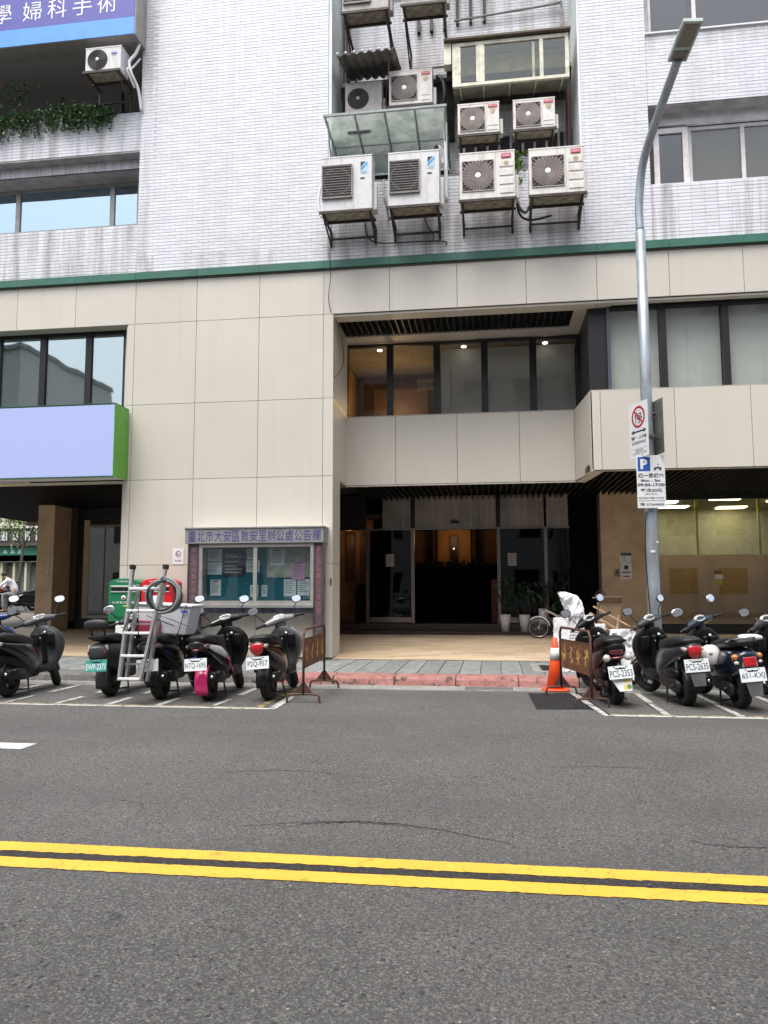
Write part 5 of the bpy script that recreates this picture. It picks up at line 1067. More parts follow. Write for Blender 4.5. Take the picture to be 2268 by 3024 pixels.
        for s in (-1,1): obj('turn_signal',MB().sph((-.29,s*.118,.705),(.105,.030,.034),16,8),mat('smoked_lens',(.16,.10,.075),.12,var=.5,nscale=50,coat=1),t)
    if backrest:
        obj('backrest_stay',MB().tube([(-.30,.085,.78),(-.38,.09,.93)],.013,8).tube([(-.30,-.085,.78),(-.38,-.09,.93)],.013,8),M_black,t)['kind']='stuff'
        obj('backrest_pad',MB().loft([(-.155,-.39,.965,.03,.035,2.2),(-.12,-.40,.965,.045,.06,2.4),(0,-.405,.97,.05,.07,2.5),(.12,-.40,.965,.045,.06,2.4),(.155,-.39,.965,.03,.035,2.2)],'y',18,3),M_seat,t)
    return t
charcoal=paint('charcoal_paint',(.035,.037,.040),.4); silver=paint('silver_grey_paint',(.23,.25,.255),.35); navy_p=paint('navy_paint',(.008,.014,.03),.2); blackp=paint('black_gloss',(.008,.008,.009),.18); satin=mat('satin_black',(.008,.008,.009),.32,spec=.35); matte=mat('matte_slate_paint',(.028,.031,.036),.5,var=.05); magenta=paint('magenta_paint',(.74,.02,.18),.25); greyp=mat('weathered_grey_plastic',(.075,.077,.082),.5,var=.2,nscale=5)
s1=scooter('grey and black scooter left of the matte slate electric scooter',-6.42,9.66,93,('KJ0',.055,.125),blackp,blackp,greyp,greyp,tail='wedge',steer=30)
s1b=scooter('dark blue scooter mostly out of view at the far left of the row',-7.25,9.75,91,(None,),paint('deep_blue_paint',(.01,.03,.16),.2),None,paint('deep_blue_paint',(.01,.03,.16)),None,tail='none',steer=30)
s2=scooter('matte slate electric scooter with backrest pad and teal number plate',-5.10,9.92,93,('EWP-2373',0,.235),matte,matte,matte,M_blackt,tail='strip',plate_m=mat('teal_plate',(.05,.30,.26),.4,var=.04),plate_ink=M_plate,retro=True,exhaust=False,backrest=True,fender=matte,fend=200,plate_xz=(-.42,.44),steer=25,lean=3,mirror=(1,1))
s3=scooter('black scooter loaded with the foam box and aluminium ladder',-4.30,9.72,92,('NTR-2',-.02,.17),blackp,blackp,blackp,M_blackt,tail='none',steer=28,plate_xz=(-.40,.47))
s4=scooter('black and white scooter with pink rear mudguard',-3.64,9.70,91,('NTQ-1695',0,.235),blackp,blackp,blackp,M_blackt,tail='none',fender=magenta,fend=208,steer=28,plate_xz=(-.42,.49))
for s in (-1,1):
    obj('white_side_panel',MB().loft([(-.28,s*.128,.70,.014,.02,2.2),(-.10,s*.150,.655,.014,.045,2.4),(.12,s*.162,.60,.014,.055,2.4),(.30,s*.166,.53,.012,.035,2.2)],'x',12,3),M_white,s4)
    obj('magenta_stripe',MB().tube([(.30,s*.178,.50),(.45,s*.168,.38),(.56,s*.15,.30)],.014,8,smooth_path=3),magenta,s4)
s5=scooter('silver grey scooter with large red tail lamp, beside the rusty barrier',-2.87,9.82,91,('P2Q-957',0,.225),silver,blackp,silver,greyp,tail='wedge',steer=30,lean=5,fender=M_blackt,plate_xz=(-.42,.51),flap=None)
s6=scooter('black scooter with round clear indicators and a sticker plate, beside the orange cone',1.50,9.95,94,('PCS-2353',0,.235),satin,satin,satin,M_blackt,tail='wide',steer=34,lean=6,plate_xz=(-.46,.44))
fl=rearM(-.445,.30,R_(-14)); fo=obj('sticker_plate',MB().prism([(-.12,.07),(.12,.07),(.10,-.085),(-.04,-.085)],'z',-.003,.003,fl),M_white,s6)
obj('sticker',MB().prism([(-.0,.05),(.09,.055),(.10,.02),(.02,.01)],'z',.0035,.0045,fl).prism([(.02,-.01),(.06,-.02),(.05,-.075),(.01,-.07)],'z',.0035,.0045,fl),mat('sticker_yellow',(.7,.55,.10),.5),fo); obj('sticker',MB().sph((0,0,0),(.028,.03,.001),12,6,fl@Matrix.Translation((.075,-.035,.0045))),mat('sticker_green',(.13,.25,.10),.5),fo)
s7=scooter('black scooter with red heart shaped tail lamp, behind the street lamp',2.33,9.97,99,('PCS-2635',0,.235),blackp,charcoal,charcoal,M_blackt,tail='wedge',steer=30,lean=4,plate_xz=(-.42,.52),flap=greyp)
s8=scooter('navy retro scooter with chrome rack and white helmet on its side',2.91,9.80,96,('651-KXJ',0,.23),navy_p,navy_p,navy_p,M_blackt,tail='square',retro=True,steer=30,lean=5,plate_xz=(-.44,.44),flap=greyp)
s9=scooter('black scooter half cut by the right picture edge',3.70,9.80,95,(None,),blackp,blackp,blackp,M_blackt,tail='wedge',steer=32,lean=4)
# rack and gear on the navy scooter
obj('chrome_rack',MB().tube([(-.10,.13,.80),(-.32,.12,.84),(-.42,.05,.86),(-.42,-.05,.86),(-.32,-.12,.84),(-.10,-.13,.80)],.011,8,smooth_path=4),M_chrome,s8)
SR=Matrix.Translation(s8.location)@Matrix.Rotation(R_(96),4,'Z')
def on(Mr,p): return tuple(Mr@Vector(p))
t=thing('white_helmet','round white helmet hanging on the left side of the navy scooter','helmet',on(SR,(.18,.27,.60))); obj('shell',MB().loft([(-.10,0,0,.10,.095,2.1),(-.03,0,0,.125,.12,2.1),(.06,0,0,.12,.115,2.1),(.12,0,0,.07,.07,2),(.135,0,0,.02,.02,2)],'z',22,3),mat('helmet_white',(.62,.60,.60),.25,coat=.5),t); obj('rim',MB().torus((0,0,-.10),.098,.01,'z',24,6),M_black,t); obj('vent',MB().box(-.05,-.01,-.128,-.12,.03,.04),M_grey,t); obj('strap',MB().tube([(0,.09,-.1),(.02,.02,-.19),(0,-.09,-.1)],.007,6,smooth_path=3),M_black,t)
t=thing('folded_raincoat','white folded raincoat tucked in the rack of the navy scooter','raincoat',on(SR,(-.22,-.05,.845))); obj('bundle',MB().loft([(-.14,0,0,.03,.02,2.3),(-.10,0,.003,.05,.032,2.4),(.04,0,.005,.055,.035,2.5),(.12,0,0,.03,.02,2.2)],'x',14,3),M_white,t)
# ladder, box and hose on the black scooter
LM=Matrix.Translation((-4.47,9.12,.30))@Matrix.Rotation(R_(-9),4,'X')
t=thing('aluminium_ladder','folded aluminium step ladder strapped upright to the black scooter','ladder'); lad=M_alu
def lrail(x0,x1,dy,z1,off=0):
    mb=MB(); a=Vector((x0,dy,0)); b=Vector((x1,dy,z1)); mb.add([(x0-.016,dy-.03,0),(x0+.016,dy-.03,0),(x0+.016,dy+.03,0),(x0-.016,dy+.03,0),(x1-.016,dy-.03,z1),(x1+.016,dy-.03,z1),(x1+.016,dy+.03,z1),(x1-.016,dy+.03,z1)],[(0,3,2,1),(4,5,6,7),(0,1,5,4),(1,2,6,5),(2,3,7,6),(3,0,4,7)],False,LM); return mb
for (a,b,dy,h_,nm) in ((-.115,-.085,0,1.40,'front'),(.16,.355,0,1.40,'front'),(-.075,-.035,.11,1.22,'rear'),(.20,.31,.11,1.22,'rear')):
    obj('side_rail',lrail(a,b,dy,h_),lad,t)
for z in (.02,.30,.58,.86,1.14):
    xl=-.115+.03*z/1.4; xr=.16+.195*z/1.4; obj('step',MB().box(xl,xr,-.045,.035,z-.012,z+.018,LM),mat('bright_step',(.78,.78,.78),.35,.3),t,bevel=.004)
for z in (.2,.7): obj('rear_brace',MB().box(-.11,.24,.10,.12,z,z+.025,LM),lad,t)
for x_ in (-.09,.355): obj('foot_cap',MB().cbox((x_,0,1.425),(.055,.085,.06),LM),M_black,t,bevel=.008)
obj('strap',MB().tube([(-.12,-.03,.60),(.05,-.05,1.05),(.10,-.05,.55)],.006,6,LM).tube([(.18,-.04,.80),(.45,.2,.70)],.006,6,LM),M_black,t)['kind']='stuff'
obj('yellow_tie',MB().torus((-.125,0,.66),.04,.007,'z',14,6,LM),mat('yellow_cord',(.6,.58,.2),.6),t); obj('yellow_tie',MB().torus((-.12,0,.92),.042,.007,'z',14,6,LM),MATS['yellow_cord'],t)
t=thing('hose_coil','grey and black hose coil hung over the right rail of the ladder','hose',(-4.10,9.26,1.34),(0,0,0))
for i,(R2,m2,dy,tl) in enumerate(((.215,'hose_grey',.01,-4),(.205,'hose_grey',.06,6),(.185,'black_plastic',-.03,5),(.20,'hose_grey',0,-6),(.19,'hose_grey',.03,3),(.205,'hose_grey',-.015,9),(.175,'hose_grey',.04,-3),(.195,'black_plastic',.05,0))):
    m2=M_black if m2=='black_plastic' else mat('hose_grey',(.20,.22,.22),.5)
    obj('hose_turn',MB().torus((0.012*math.sin(i*2),dy,.01*math.cos(i*3)),R2,.0165,'y',40,8,Matrix.Rotation(R_(tl),4,'Z')@Matrix.Rotation(R_(tl),4,'X')),m2,t)
obj('hose_tail',MB().tube([(-.02,-.05,.2),(.03,-.07,.24),(.08,-.05,.16)],.012,8,smooth_path=4),MATS['hose_grey'],t)
t=thing('foam_box','large white foam box with a dark red cloth roped behind the ladder','box',(-4.32,9.95,.84),(R_(0),R_(3),R_(4)))
foam=mat('white_foam',(.62,.63,.67),.7,var=.06,nscale=4,bmp=.1,dirt=(.4,.4,.42),dirt_amt=.4,dscale=5)
obj('tub',MB().add([(-.34,-.22,0),(.30,-.22,0),(.30,.22,0),(-.34,.22,0),(-.36,-.24,.36),(.36,-.24,.36),(.36,.24,.36),(-.36,.24,.36)],[(0,3,2,1),(4,5,6,7),(0,1,5,4),(1,2,6,5),(2,3,7,6),(3,0,4,7)]),foam,t,bevel=.015); obj('lid',MB().box(-.38,.38,-.26,.26,.362,.395),foam,t,bevel=.012)
obj('red_cloth',MB().box(-.33,-.02,-.262,-.245,-.02,.16),mat('wine_cloth',(.25,.018,.05),.85,var=.2),t,bevel=.006); obj('strap',MB().tube([(.30,-.27,.40),(.24,-.265,.1),(.20,-.25,-.02)],.006,6).tube([(-.1,-.265,.25),(.1,-.27,.20),(.34,-.255,.12)],.005,6),M_black,t)['kind']='stuff'; obj('blue_tape',MB().box(.24,.33,-.265,-.258,.29,.32),mat('blue_tape',(.05,.08,.4),.5),t)
t=thing('blue_rain_cover','small blue plastic cover on the floorboard beside the pink fendered scooter','cover',(-3.98,10.0,.45)); obj('sheet',MB().loft([(-.12,0,0,.05,.02,2.4),(-.05,0,.01,.08,.04,2.6),(.05,0,.02,.07,.05,2.6),(.12,0,-.02,.03,.04,2.2)],'x',14,3),mat('blue_plastic',(.015,.05,.42),.3),t)

# ================================================================== STREET CLUTTER
t=thing('traffic_cone','orange traffic cone with one white band between the kerb and the barrier','traffic cone',(.86,11.18,.005))
om=mat('cone_orange',(.83,.085,.015),.45,var=.06)
obj('base',MB().loft([(0,0,0,.185,.185,6),(.02,0,0,.185,.185,6),(.03,0,0,.15,.15,4)],'z',28,1),om,t); obj('cone_body',MB().loft([(.031,0,0,.125,.125,2),(.38,0,0,.075,.075,2),(.55,0,0,.055,.055,2),(.72,0,0,.035,.035,2),(.725,0,0,.025,.025,2)],'z',24,1),om,t)
obj('white_band',MB().loft([(.42,0,0,.0745,.0745,2),(.585,0,0,.0545,.0545,2)],'z',24,1),mat('cone_white',(.72,.72,.72),.35),t)
def rust():
    m,t_,b=_bsdf('rusty_sheet'); v=coords(t_,world=False); f=noise_f(t_,7,6,.7,coords(t_,(1,1,2.2),False),.35,.68)
    c=mixc(t_,f,(.05,.020,.012),(.26,.10,.035)); c=mixc(t_,noise_f(t_,16,5,.7,coords(t_,(2.2,2.2,.7),False),.55,.68),c,(.42,.22,.07)); c=mixc(t_,noise_f(t_,45,3,.7,v,.55,.75),c,(.03,.014,.01))
    t_.links.new(c,b.inputs['Base Color']); b.inputs['Roughness'].default_value=.75; return m
M_rust=rust(); M_rustf=mat('rusty_tube',(.085,.035,.028),.6,var=.35,nscale=12,bmp=.2)
def barrier(label,x0,y0,x1,y1,top,pz0,pz1,glyphs):
    t=thing('steel_barrier',label,'barrier',(x0,y0,0),(0,0,math.atan2(y1-y0,x1-x0)),'rusty steel barriers at the parking bay ends'); L=math.hypot(x1-x0,y1-y0)
    obj('hoop',MB().tube([(0,0,.10),(0,0,top-.06),(.06,0,top),(L-.06,0,top),(L,0,top-.06),(L,0,.10)],.0165,10),M_rustf,t)
    obj('sheet',MB().box(.017,L-.017,-.002,.002,pz0,pz1),M_rust,t)
    obj('crossbar',MB().tube([(0,0,pz1+.006),(L,0,pz1+.006)],.007,6),M_rustf,t)
    fl=mat('flaking_letters',(.66,.36,.12),.7,var=.5,nscale=40)
    for i in range(4):
        xx=.017+(L-.034)*(i+.5)/4; mb=MB(); rr=random.Random(glyphs+i)
        for k in range(16):
            l_=rr.uniform(.03,.09); w_=rr.uniform(.006,.016); Mx=Matrix.Translation((xx+rr.gauss(0,.032),0,pz0+(pz1-pz0)*rr.uniform(.25,.75)))@Matrix.Rotation(rr.gauss(0,.5),4,'Y')
            mb.box(-w_/2,w_/2,-.0035,.0035,-l_/2,l_/2,Mx)
        obj('flaked_lettering',mb,fl,t)['kind']='stuff'
    for xx in (0,L):
        obj('foot',MB().tube([(xx,.21,.0),(xx,.20,.07),(xx,.15,.105),(xx,-.15,.105),(xx,-.20,.07),(xx,-.21,.0)],.014,8,smooth_path=3),M_rustf,t)
        obj('gusset',MB().prism([(-.13,.105),(.13,.105),(0,.28)],'x',xx-.003,xx+.003),M_rustf,t)
barrier('rusty steel barrier at the right end of the left parking bays',-2.37,9.6,-2.42,11.05,.91,.42,.785,11)
barrier('rusty steel barrier beside the orange cone',1.16,9.62,.90,10.75,.90,.37,.74,51)
def crumple(o,amp,sc,seed):
    me=o.data; cx=sum((v.co.x for v in me.vertices))/len(me.vertices); cy=sum((v.co.y for v in me.vertices))/len(me.vertices)
    for v in me.vertices:
        r=Vector((v.co.x-cx,v.co.y-cy,0)); r=r.normalized() if r.length>1e-4 else Vector((0,0,1)); q=v.co.copy(); q.z*=.6
        w_=mnoise.noise_vector(q*sc*.5+Vector((seed,0,0)))*.12; a_=mnoise.noise((q+w_)*sc+Vector((seed,seed*2,0))); b_=mnoise.noise((q+w_)*sc*2.3+Vector((0,seed,5)))
        v.co+=r*(amp*(.6-3.0*abs(a_))+amp*.5*(.5-2.4*abs(b_)))+mnoise.noise_vector(v.co*sc*.6+Vector((seed,1,1)))*amp*.7
    me.polygons.foreach_set('use_smooth',[True]*len(me.polygons))
plm=mat('white_plastic_sack',(.74,.74,.75),.8,spec=.2,var=.05,nscale=6,dirt=(.55,.55,.56),dirt_amt=.4,dscale=8)
t=thing('rubbish_sack','tall knotted white rubbish sack on top of the white sack by the cone','sack',(1.24,12.55,.92))
o=obj('sack',MB().loft([(-.22,0.02,0,.15,.13,2.2),(-.10,.0,0,.19,.15,2.2),(.04,.03,0,.18,.15,2.2),(.13,.06,0,.135,.12,2.1),(.22,.03,0,.15,.12,2.1),(.33,-.03,0,.15,.12,2.1),(.40,-.08,0,.12,.10,2),(.44,-.15,0,.06,.05,2),(.43,-.19,0,.015,.02,2)],'z',64,12,None,False),plm,t); crumple(o,.026,9,1)
o=obj('loose_fold',MB().loft([(.02,0.0,-.10,.14,.05,2.2),(.10,.02,-.12,.15,.06,2.2),(.18,.05,-.10,.10,.05,2.2)],'z',48,10,None,False),plm,t); crumple(o,.03,13,7)
t=thing('square_sack','square topped white woven sack standing behind the cone','sack',(1.08,12.5,.135)); o=obj('sack',MB().loft([(0,0,0,.12,.13,4),(.1,0,0,.135,.15,5),(.5,0,0,.13,.14,5),(.80,0,0,.125,.135,6),(.81,0,0,.115,.125,6)],'z',64,12,None,False),plm,t); crumple(o,.016,10,4); obj('open_mouth',MB().loft([(.80,0,0,.115,.125,6),(.812,0,0,.117,.127,6)],'z',28,1),M_black,t)
t=thing('foam_sheet_stack','stack of thin white foam sheets beside the square sack','foam sheets',(1.30,12.45,.135))
for i in range(15): obj('foam_sheet',MB().box(-.11,.13,-.15,.15,i*.044,i*.044+.032,Matrix.Rotation(R_(rnd.uniform(-5,5)),4,'Z')@Matrix.Translation((rnd.uniform(-.012,.012),0,0))),plm,t)
t=thing('rubble_sack','wide white sack of rubble leaning on the brown boards','sack',(1.98,12.4,.135)); o=obj('sack',MB().loft([(0,0,0,.17,.15,3),(.15,0,0,.20,.18,3),(.45,0,0,.19,.17,3),(.62,0,0,.175,.16,3.5),(.66,0,0,.15,.14,3)],'z',64,12,None,False),plm,t); crumple(o,.028,9,9)
t=thing('small_sack','small white sack behind the handlebars of the cone side scooter','sack',(1.66,12.7,.135)); o=obj('sack',MB().loft([(0,0,0,.11,.1,3),(.3,0,0,.13,.12,3),(.68,0,0,.11,.1,3),(.72,0,0,.08,.08,3)],'z',64,12,None,False),plm,t); crumple(o,.02,8,14)
woodm=mat('raw_timber',(.40,.25,.155),.7,var=.25,nscale=8,bmp=.2); woodd=mat('old_board',(.15,.10,.065),.8,var=.25,nscale=2,dstretch=(6,6,.4),dirt=(.06,.045,.03),dirt_amt=.6,dscale=1)
t=thing('brown_boards','pair of upright brown boards between the rubble sack and the street lamp','boards',(2.26,12.55,.135)); obj('board',MB().box(-.13,.04,-.02,.02,0,.69),woodd,t,bevel=.003); obj('board',MB().box(.045,.14,-.025,.03,0,.69),woodd,t,bevel=.003); obj('board_cap',MB().box(-.13,.14,-.03,.035,.692,.70),woodm,t)
def stick(label,a,b,w_=.03):
    t=thing('timber_stick',label,'timber',a,group='waste timber sticks'); d=Vector(b)-Vector(a); L=d.length; q=d.to_track_quat('Z','Y'); M=q.to_matrix().to_4x4()
    obj('stick',MB().box(-w_/2,w_/2,-w_*.35,w_*.35,0,L,M),woodm,t,bevel=.002)
stick('long raw stick sloping down to the brown boards',(1.62,12.9,1.13),(2.14,12.6,.82)); stick('short upright stick poking out of the rubble sack',(1.90,12.45,.72),(1.95,12.5,1.0),.025); stick('flat stick leaning across the pile behind the handlebars',(1.55,12.85,1.02),(1.95,12.75,.78),.06); stick('lower stick under the flat stick in the pile',(1.5,12.8,.92),(1.92,12.7,.72),.03); stick('thin stick lying on the torn carton',(1.62,13.0,1.27),(2.02,13.0,1.23),.02)
t=thing('torn_carton','torn brown carton standing in the waste pile','carton',(1.88,13.05,.135)); obj('carton',MB().box(-.17,.17,-.12,.12,0,1.05),mat('cardboard',(.22,.15,.09),.85,var=.2),t,bevel=.004); obj('flap',MB().box(-.17,.17,-.005,.005,0,.12,Matrix.Translation((.02,-.13,1.05))@Matrix.Rotation(R_(35),4,'X')),MATS['cardboard'],t)
t=thing('yellow_bag','crumpled pale yellow bag on the paving beside the brown boards','bag',(2.42,12.1,.135)); o=obj('bag',MB().loft([(0,0,0,.10,.08,2.4),(.06,0,0,.12,.09,2.3),(.12,0,0,.07,.06,2.1),(.15,.02,0,.02,.02,2)],'z',20,4),mat('pale_yellow_plastic',(.60,.52,.16),.5,var=.1),t); crumple(o,.02,11,3)
# potted plants and bicycle at the entrance
def pot(label,x,y,z,h=.38,r=.13,lh=1.0,n=26,gap=0):
    t=thing('potted_plant',label,'potted plant',(x,y,z),group='white potted plants by the entrance'); obj('pot',MB().loft([(0,0,0,r*.68,r*.68,2),(h,0,0,r,r,2),(h+.001,0,0,r*.9,r*.9,2)],'z',20,1),mat('white_pot',(.52,.50,.49),.4),t)
    obj('saucer',MB().cyl((0,0,-.012),(0,0,0),r*.85,18),M_conc,t); st=MB(); lf=MB(); rr=random.Random(int(x*100))
    for i in range(n):
        q=rr.uniform(0,6.28); d_=rr.uniform(.03,.24); z1=h+rr.uniform(.1,lh); st.tube([(0,0,h-.05),(d_*.4*math.cos(q),d_*.4*math.sin(q),(h+z1)/2),(d_*math.cos(q),d_*math.sin(q),z1)],.004,4); leaf_mb(lf,(d_*math.cos(q),d_*math.sin(q),z1),rr.uniform(.06,.11),rr)
    obj('stems',st,lv3,t)['kind']='stuff'; obj('leaves',lf,lv3,t)['kind']='stuff'
pot('leftmost white pot with dark leaves beside the right door post',.29,18.15,.445,n=34,lh=.8); pot('white pot with broad leaves, second from the door post',.73,18.15,.445,n=30,lh=.75); pot('taller white pot behind the bicycle front wheel',1.15,18.15,.62,.34,.11,.7); pot('white pot half hidden by the bicycle frame',1.55,18.15,.445,.38,.13,.8)
t=thing('folding_bicycle','small cream folding bicycle parked in front of the entrance plants','bicycle',(1.0,17.4,fz(17.4)))
def bw(x): 
    o=obj('wheel',MB().torus((x,0,.23),.215,.018,'y',36,8),M_rubber,t); sp=MB().torus((x,0,.23),.197,.008,'y',32,6)
    for i in range(18): q=i*math.pi/9; sp.tube([(x,0,.23),(x+.195*math.cos(q),0,.23+.195*math.sin(q))],.0016,4)
    sp.cyl((x,-.03,.23),(x,.03,.23),.018,10); obj('rim_and_spokes',sp,M_chrome,o)['kind']='stuff'
    mg=MB(); mg.tube([(x+.245*math.cos(R_(a)),0,.23+.245*math.sin(R_(a))) for a in range(10,150,14)],.016,6); obj('mudguard',mg,M_white,t)
bw(0); bw(.93); crm=mat('cream_frame',(.42,.40,.30),.35)
obj('frame',MB().tube([(.13,0,.62),(.30,0,.55),(.52,0,.40),(.60,0,.28)],.027,10,smooth_path=3),crm,t); obj('seat_tube',MB().cyl((.60,0,.26),(.68,0,.72),.018,10),crm,t); obj('chain_stay',MB().tube([(.60,0,.27),(.93,.04,.23)],.012,8),crm,t); obj('fork',MB().tube([(0,.03,.23),(.06,.03,.42),(.13,0,.66)],.011,8),M_alu,t); obj('handle_post',MB().tube([(.12,0,.60),(.20,0,.88),(.24,0,1.10)],.014,8),M_black,t)
obj('handlebar',MB().tube([(.20,-.24,1.10),(.24,0,1.12),(.20,.24,1.10)],.012,8),M_black,t); obj('grip',MB().cyl((.20,-.25,1.10),(.215,-.15,1.105),.017,8),M_rubber,t); obj('grip',MB().cyl((.20,.25,1.10),(.215,.15,1.105),.017,8),M_rubber,t); obj('saddle',MB().loft([(.56,0,.75,.02,.015,2),(.66,0,.76,.05,.025,2.2),(.80,0,.77,.08,.03,2.3)],'x',14,2),M_black,t); obj('chain_ring',MB().cyl((.60,-.04,.27),(.60,-.03,.27),.07,20),M_chrome,t); obj('crank',MB().tube([(.60,-.05,.27),(.66,-.05,.14)],.008,6).cbox((.67,-.09,.13),(.08,.07,.02)),M_black,t)
t=thing('wall_fan','small pinkish fan clipped to the trim beside the tan wall','fan',(2.46,18.3,1.25)); obj('cage',MB().torus((0,-.06,0),.12,.012,'y',24,6).torus((0,-.06,0),.07,.006,'y',20,6),mat('dusty_pink',(.22,.15,.15),.5),t); obj('hub',MB().sph((0,-.06,0),.03),M_grey,t); obj('clip',MB().cbox((0,.03,-.02),(.04,.14,.04)),M_grey,t)

# ================================================================== SIDE STREET (seen through the arcade)
struct('side_plaza', MB().box(-60,-11.6,26.2,90,-.05,.60), mat('side_street_asphalt',(.07,.07,.068),.9,world=True))
t=thing('shop_row_building','pale shop building with green sign, shutters and balcony across the side street','building',(-31,45,.6))
pale=mat('pale_render',(.68,.62,.58),.8,var=.08,world=True); mesh_m=mat('shutter_grey',(.12,.13,.12),.6,var=.2)
obj('wall',MB().box(-12,8,0,8,4.7,14),pale,t); obj('shop_front',MB().box(-12,8,.3,8,0,2.6),mat('dim_shop',(.14,.15,.13),.8,world=True),t); obj('sign_band',MB().box(-12,8,-.5,.2,2.98,3.52),mat('shop_green',(.01,.16,.09),.4),t); pgt=mat('pale_green_text',(.30,.50,.40),.5)
for i in range(7): obj('faded_sign_mark',MB().prism([(-.15,-.14),(.17,-.14),(.12,0),(0,.15),(-.12,.02)],'y',-.53,-.51,Matrix.Translation((-1.2+i*.5,0,3.22))),pgt,t); obj('cream_fascia',MB().box(-12,8,-.45,.2,2.62,2.95),mat('cream_fascia',(.52,.52,.36),.6),t)
obj('balcony_slab',MB().box(-12,8,-.8,0,3.55,3.75),mat('dark_balcony',(.06,.05,.045),.7),t); obj('balcony_wall',MB().box(-12,8,.2,.3,3.75,4.7),MATS['dark_balcony'],t); rail_=obj('balcony_railing',MB().box(-12,8,-.8,-.75,4.60,4.66),M_black,t)
for i in range(28): obj('railing_bar',MB().box(-2.2+i*.24,-2.17+i*.24,-.79,-.76,3.75,4.6),M_black,rail_)
for x_ in (-.75,.0,.75,1.6,2.4): obj('window',MB().box(x_,x_+.42,.15,.19,3.95,4.55),mat('white_window',(.62,.66,.66),.3),t)
for x_ in (-1.4,-.5,.35,1.2,2.0): obj('shutter',MB().box(x_+.12,x_+.78,.2,.28,.1,2.35),mesh_m,t); obj('pillar',MB().box(x_-.05,x_+.10,-.2,.29,0,2.6),MATS['cream_fascia'],t)
obj('roof',MB().box(-12.5,8.5,-.5,8.5,14,14.3),M_conc,t)
t=thing('street_tree','slender street tree with thin crown in front of the green sign','tree',(-23.6,36,.6))
obj('trunk',MB().tube([(-.12,0,0),(0,0,1.6),(.15,0,3.2),(.1,0,4.4)],[.09,.075,.06,.04],8).tube([(.13,0,2.9),(-.5,0,3.8),(-1.1,.2,4.9)],.03,6).tube([(.13,0,2.9),(.6,0,3.9),(.9,-.1,4.9)],.028,6),mat('bark',(.13,.115,.09),.9),t); mb=MB(); rr=random.Random(5)
for i in range(3200):
    c=(rr.gauss(0,.95),rr.gauss(0,.9),4.6+rr.gauss(0,.55)); 
    if mnoise.noise(Vector(c)*1.6)>-.12: leaf_mb(mb,c,rr.uniform(.06,.12),rr)
obj('crown',mb,lv2 if False else leafmat('pale_leaf',(.12,.19,.05),(.32,.40,.14)),t)['kind']='stuff'
for i,(x_,y_,lb) in enumerate(((-18.55,27.3,'leftmost black scooter across the side street beyond the arcade'),(-18.0,28.4,'black scooter standing behind the seated person'),(-19.4,28.6,'distant black scooter at the back of the side street row'))):
    s=scooter(lb,x_,y_,200+30*i,(None,),blackp,blackp,blackp,M_blackt,tail='none',group='scooters across the side street',z0=.6)
# person sitting bent forward on a scooter
def skin(name,V,E,m,parent,sub=1):
    me=bpy.data.meshes.new(name); me.from_pydata([v[:3] for v in V],E,[]); me.materials.append(m); o=link(name,me,parent); o.modifiers.new('skin','SKIN'); 
    for i,v in enumerate(V): me.skin_vertices[0].data[i].radius=(v[3],v[4] if len(v)>4 else v[3])
    me.skin_vertices[0].data[0].use_root=True
    sb=o.modifiers.new('sub','SUBSURF'); sb.levels=sub; sb.render_levels=sub; return o
t=thing('person','person in a white shirt and grey trousers sitting bent forward across the side street','person',(-17.85,27.0,.6),(0,0,R_(195)))
skn=mat('skin_tone',(.40,.22,.15),.6); wsh=mat('white_shirt',(.72,.72,.76),.8); gtr=mat('grey_trousers',(.22,.22,.22),.85)
skin('body',[(0,0,.72,.12),(.02,0,.86,.13),(.12,0,1.05,.13),(.24,0,1.20,.11),(.33,0,1.27,.05),(.40,0,1.33,.075),(.44,0,1.40,.085), (.24,.17,1.18,.055),(.42,.22,1.02,.042),(.52,.10,.86,.035),(.56,.06,.84,.03),(.24,-.17,1.18,.055),(.42,-.22,1.02,.042),(.52,-.10,.86,.035),(.56,-.06,.84,.03),
  (.02,.10,.68,.09),(.38,.14,.66,.07),(.36,.15,.30,.05),(.34,.15,.06,.04),(.46,.16,.04,.035),(.02,-.10,.68,.09),(.38,-.14,.66,.07),(.36,-.15,.30,.05),(.34,-.15,.06,.04),(.46,-.16,.04,.035)],
  [(0,1),(1,2),(2,3),(3,4),(4,5),(5,6),(3,7),(7,8),(8,9),(9,10),(3,11),(11,12),(12,13),(13,14),(0,15),(15,16),(16,17),(17,18),(18,19),(0,20),(20,21),(21,22),(22,23),(23,24)],skn,t)
skin('shirt',[(0,0,.70,.145),(.02,0,.86,.155),(.12,0,1.05,.155),(.24,0,1.19,.13),(.31,0,1.25,.07),(.24,.18,1.17,.075),(.42,.23,1.01,.06),(.49,.14,.90,.05),(.24,-.18,1.17,.075),(.42,-.23,1.01,.06),(.49,-.14,.90,.05)],[(0,1),(1,2),(2,3),(3,4),(3,5),(5,6),(6,7),(3,8),(8,9),(9,10)],wsh,t)
skin('trousers',[(0,0,.66,.12),(.02,.10,.67,.105),(.38,.14,.66,.085),(.36,.15,.30,.065),(.34,.15,.12,.055),(.02,-.10,.67,.105),(.38,-.14,.66,.085),(.36,-.15,.30,.065),(.34,-.15,.12,.055)],[(0,1),(1,2),(2,3),(3,4),(0,5),(5,6),(6,7),(7,8)],gtr,t)
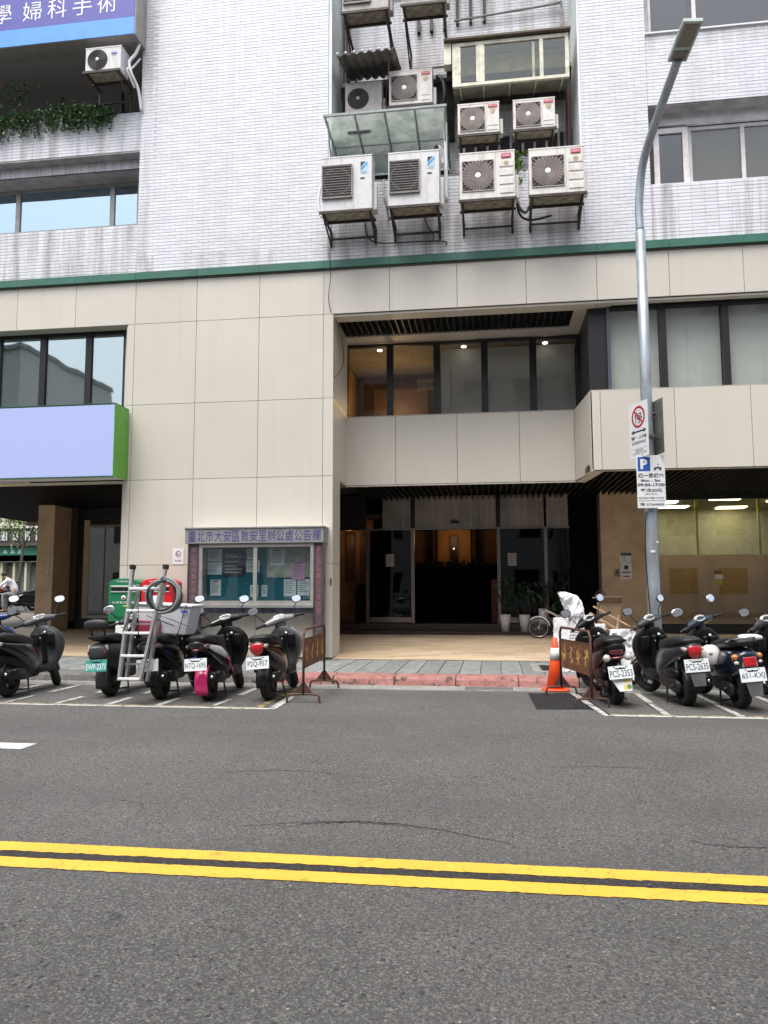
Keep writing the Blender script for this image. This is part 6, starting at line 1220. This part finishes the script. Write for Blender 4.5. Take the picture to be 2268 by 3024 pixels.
obj('hair',MB().sph((.425,0,1.415),(.105,.095,.105),14,9),mat('brown_hair',(.035,.015,.012),.6),t); obj('red_bag',MB().cbox((.52,0,.80),(.16,.18,.14)),mat('red_cloth',(.30,.02,.03),.8),t,bevel=.03)
obj('shoe',MB().loft([(-.02,.16,.03,.045,.03,2.5),(.1,.16,.03,.045,.035,2.5),(.2,.16,.02,.035,.02,2.3)],'x',12,2,Matrix.Translation((.30,0,0))),M_black,t); obj('shoe',MB().loft([(-.02,-.16,.03,.045,.03,2.5),(.1,-.16,.03,.045,.035,2.5),(.2,-.16,.02,.035,.02,2.3)],'x',12,2,Matrix.Translation((.30,0,0))),M_black,t)
# ================================================================== OPPOSITE SIDE OF THE STREET (behind the camera, seen in the glass)
struct('opposite_pavement',MB().box(-70,70,-7.2,-3.6,-.05,.12),M_gutter)
opw=mat('opposite_render',(.52,.51,.49),.85,var=.1,world=True)
for (x0,x1,h,lab) in ((-60,-24,14,'tall plain grey block at the far left across the street'),(-23.9,-15.0,9.6,'low grey house with roof railing across the street'),(-14.9,-2,13.5,'grey row block opposite the mail boxes'),(-1.9,9,15,'grey row block opposite the entrance'),(9.1,40,16,'grey row block opposite the right shop')):
    t=thing('opposite_building',lab,'building',((x0+x1)/2,-7.2,0),group='buildings across the street'); w_=(x1-x0)/2
    obj('wall',MB().box(-w_,w_,-9,0,0,h),opw,t); obj('roof',MB().box(-w_-.1,w_+.1,-9.1,.3,h,h+.25),M_conc,t)
    k=int(w_*2/2.6)
    for r in range(int(h/3.2)):
        for i in range(k):
            xx=-w_+1.3+i*2.6; wd=obj('window',MB().box(xx-.75,xx+.75,.0,.04,1.1+r*3.2,2.5+r*3.2),M_blackfr,t)
    if h<10:
        rl_=MB().box(-w_,w_,-.1,-.05,h+1.05,h+1.1).box(-w_,w_,-.1,-.05,h+.35,h+.39); obj('roof_railing',rl_,M_black,t)
        for i in range(14): xx=-w_+.5+i*.64; obj('railing_ring',MB().torus((xx,-.07,h+.7),.26,.018,'y',18,6),M_black,t)
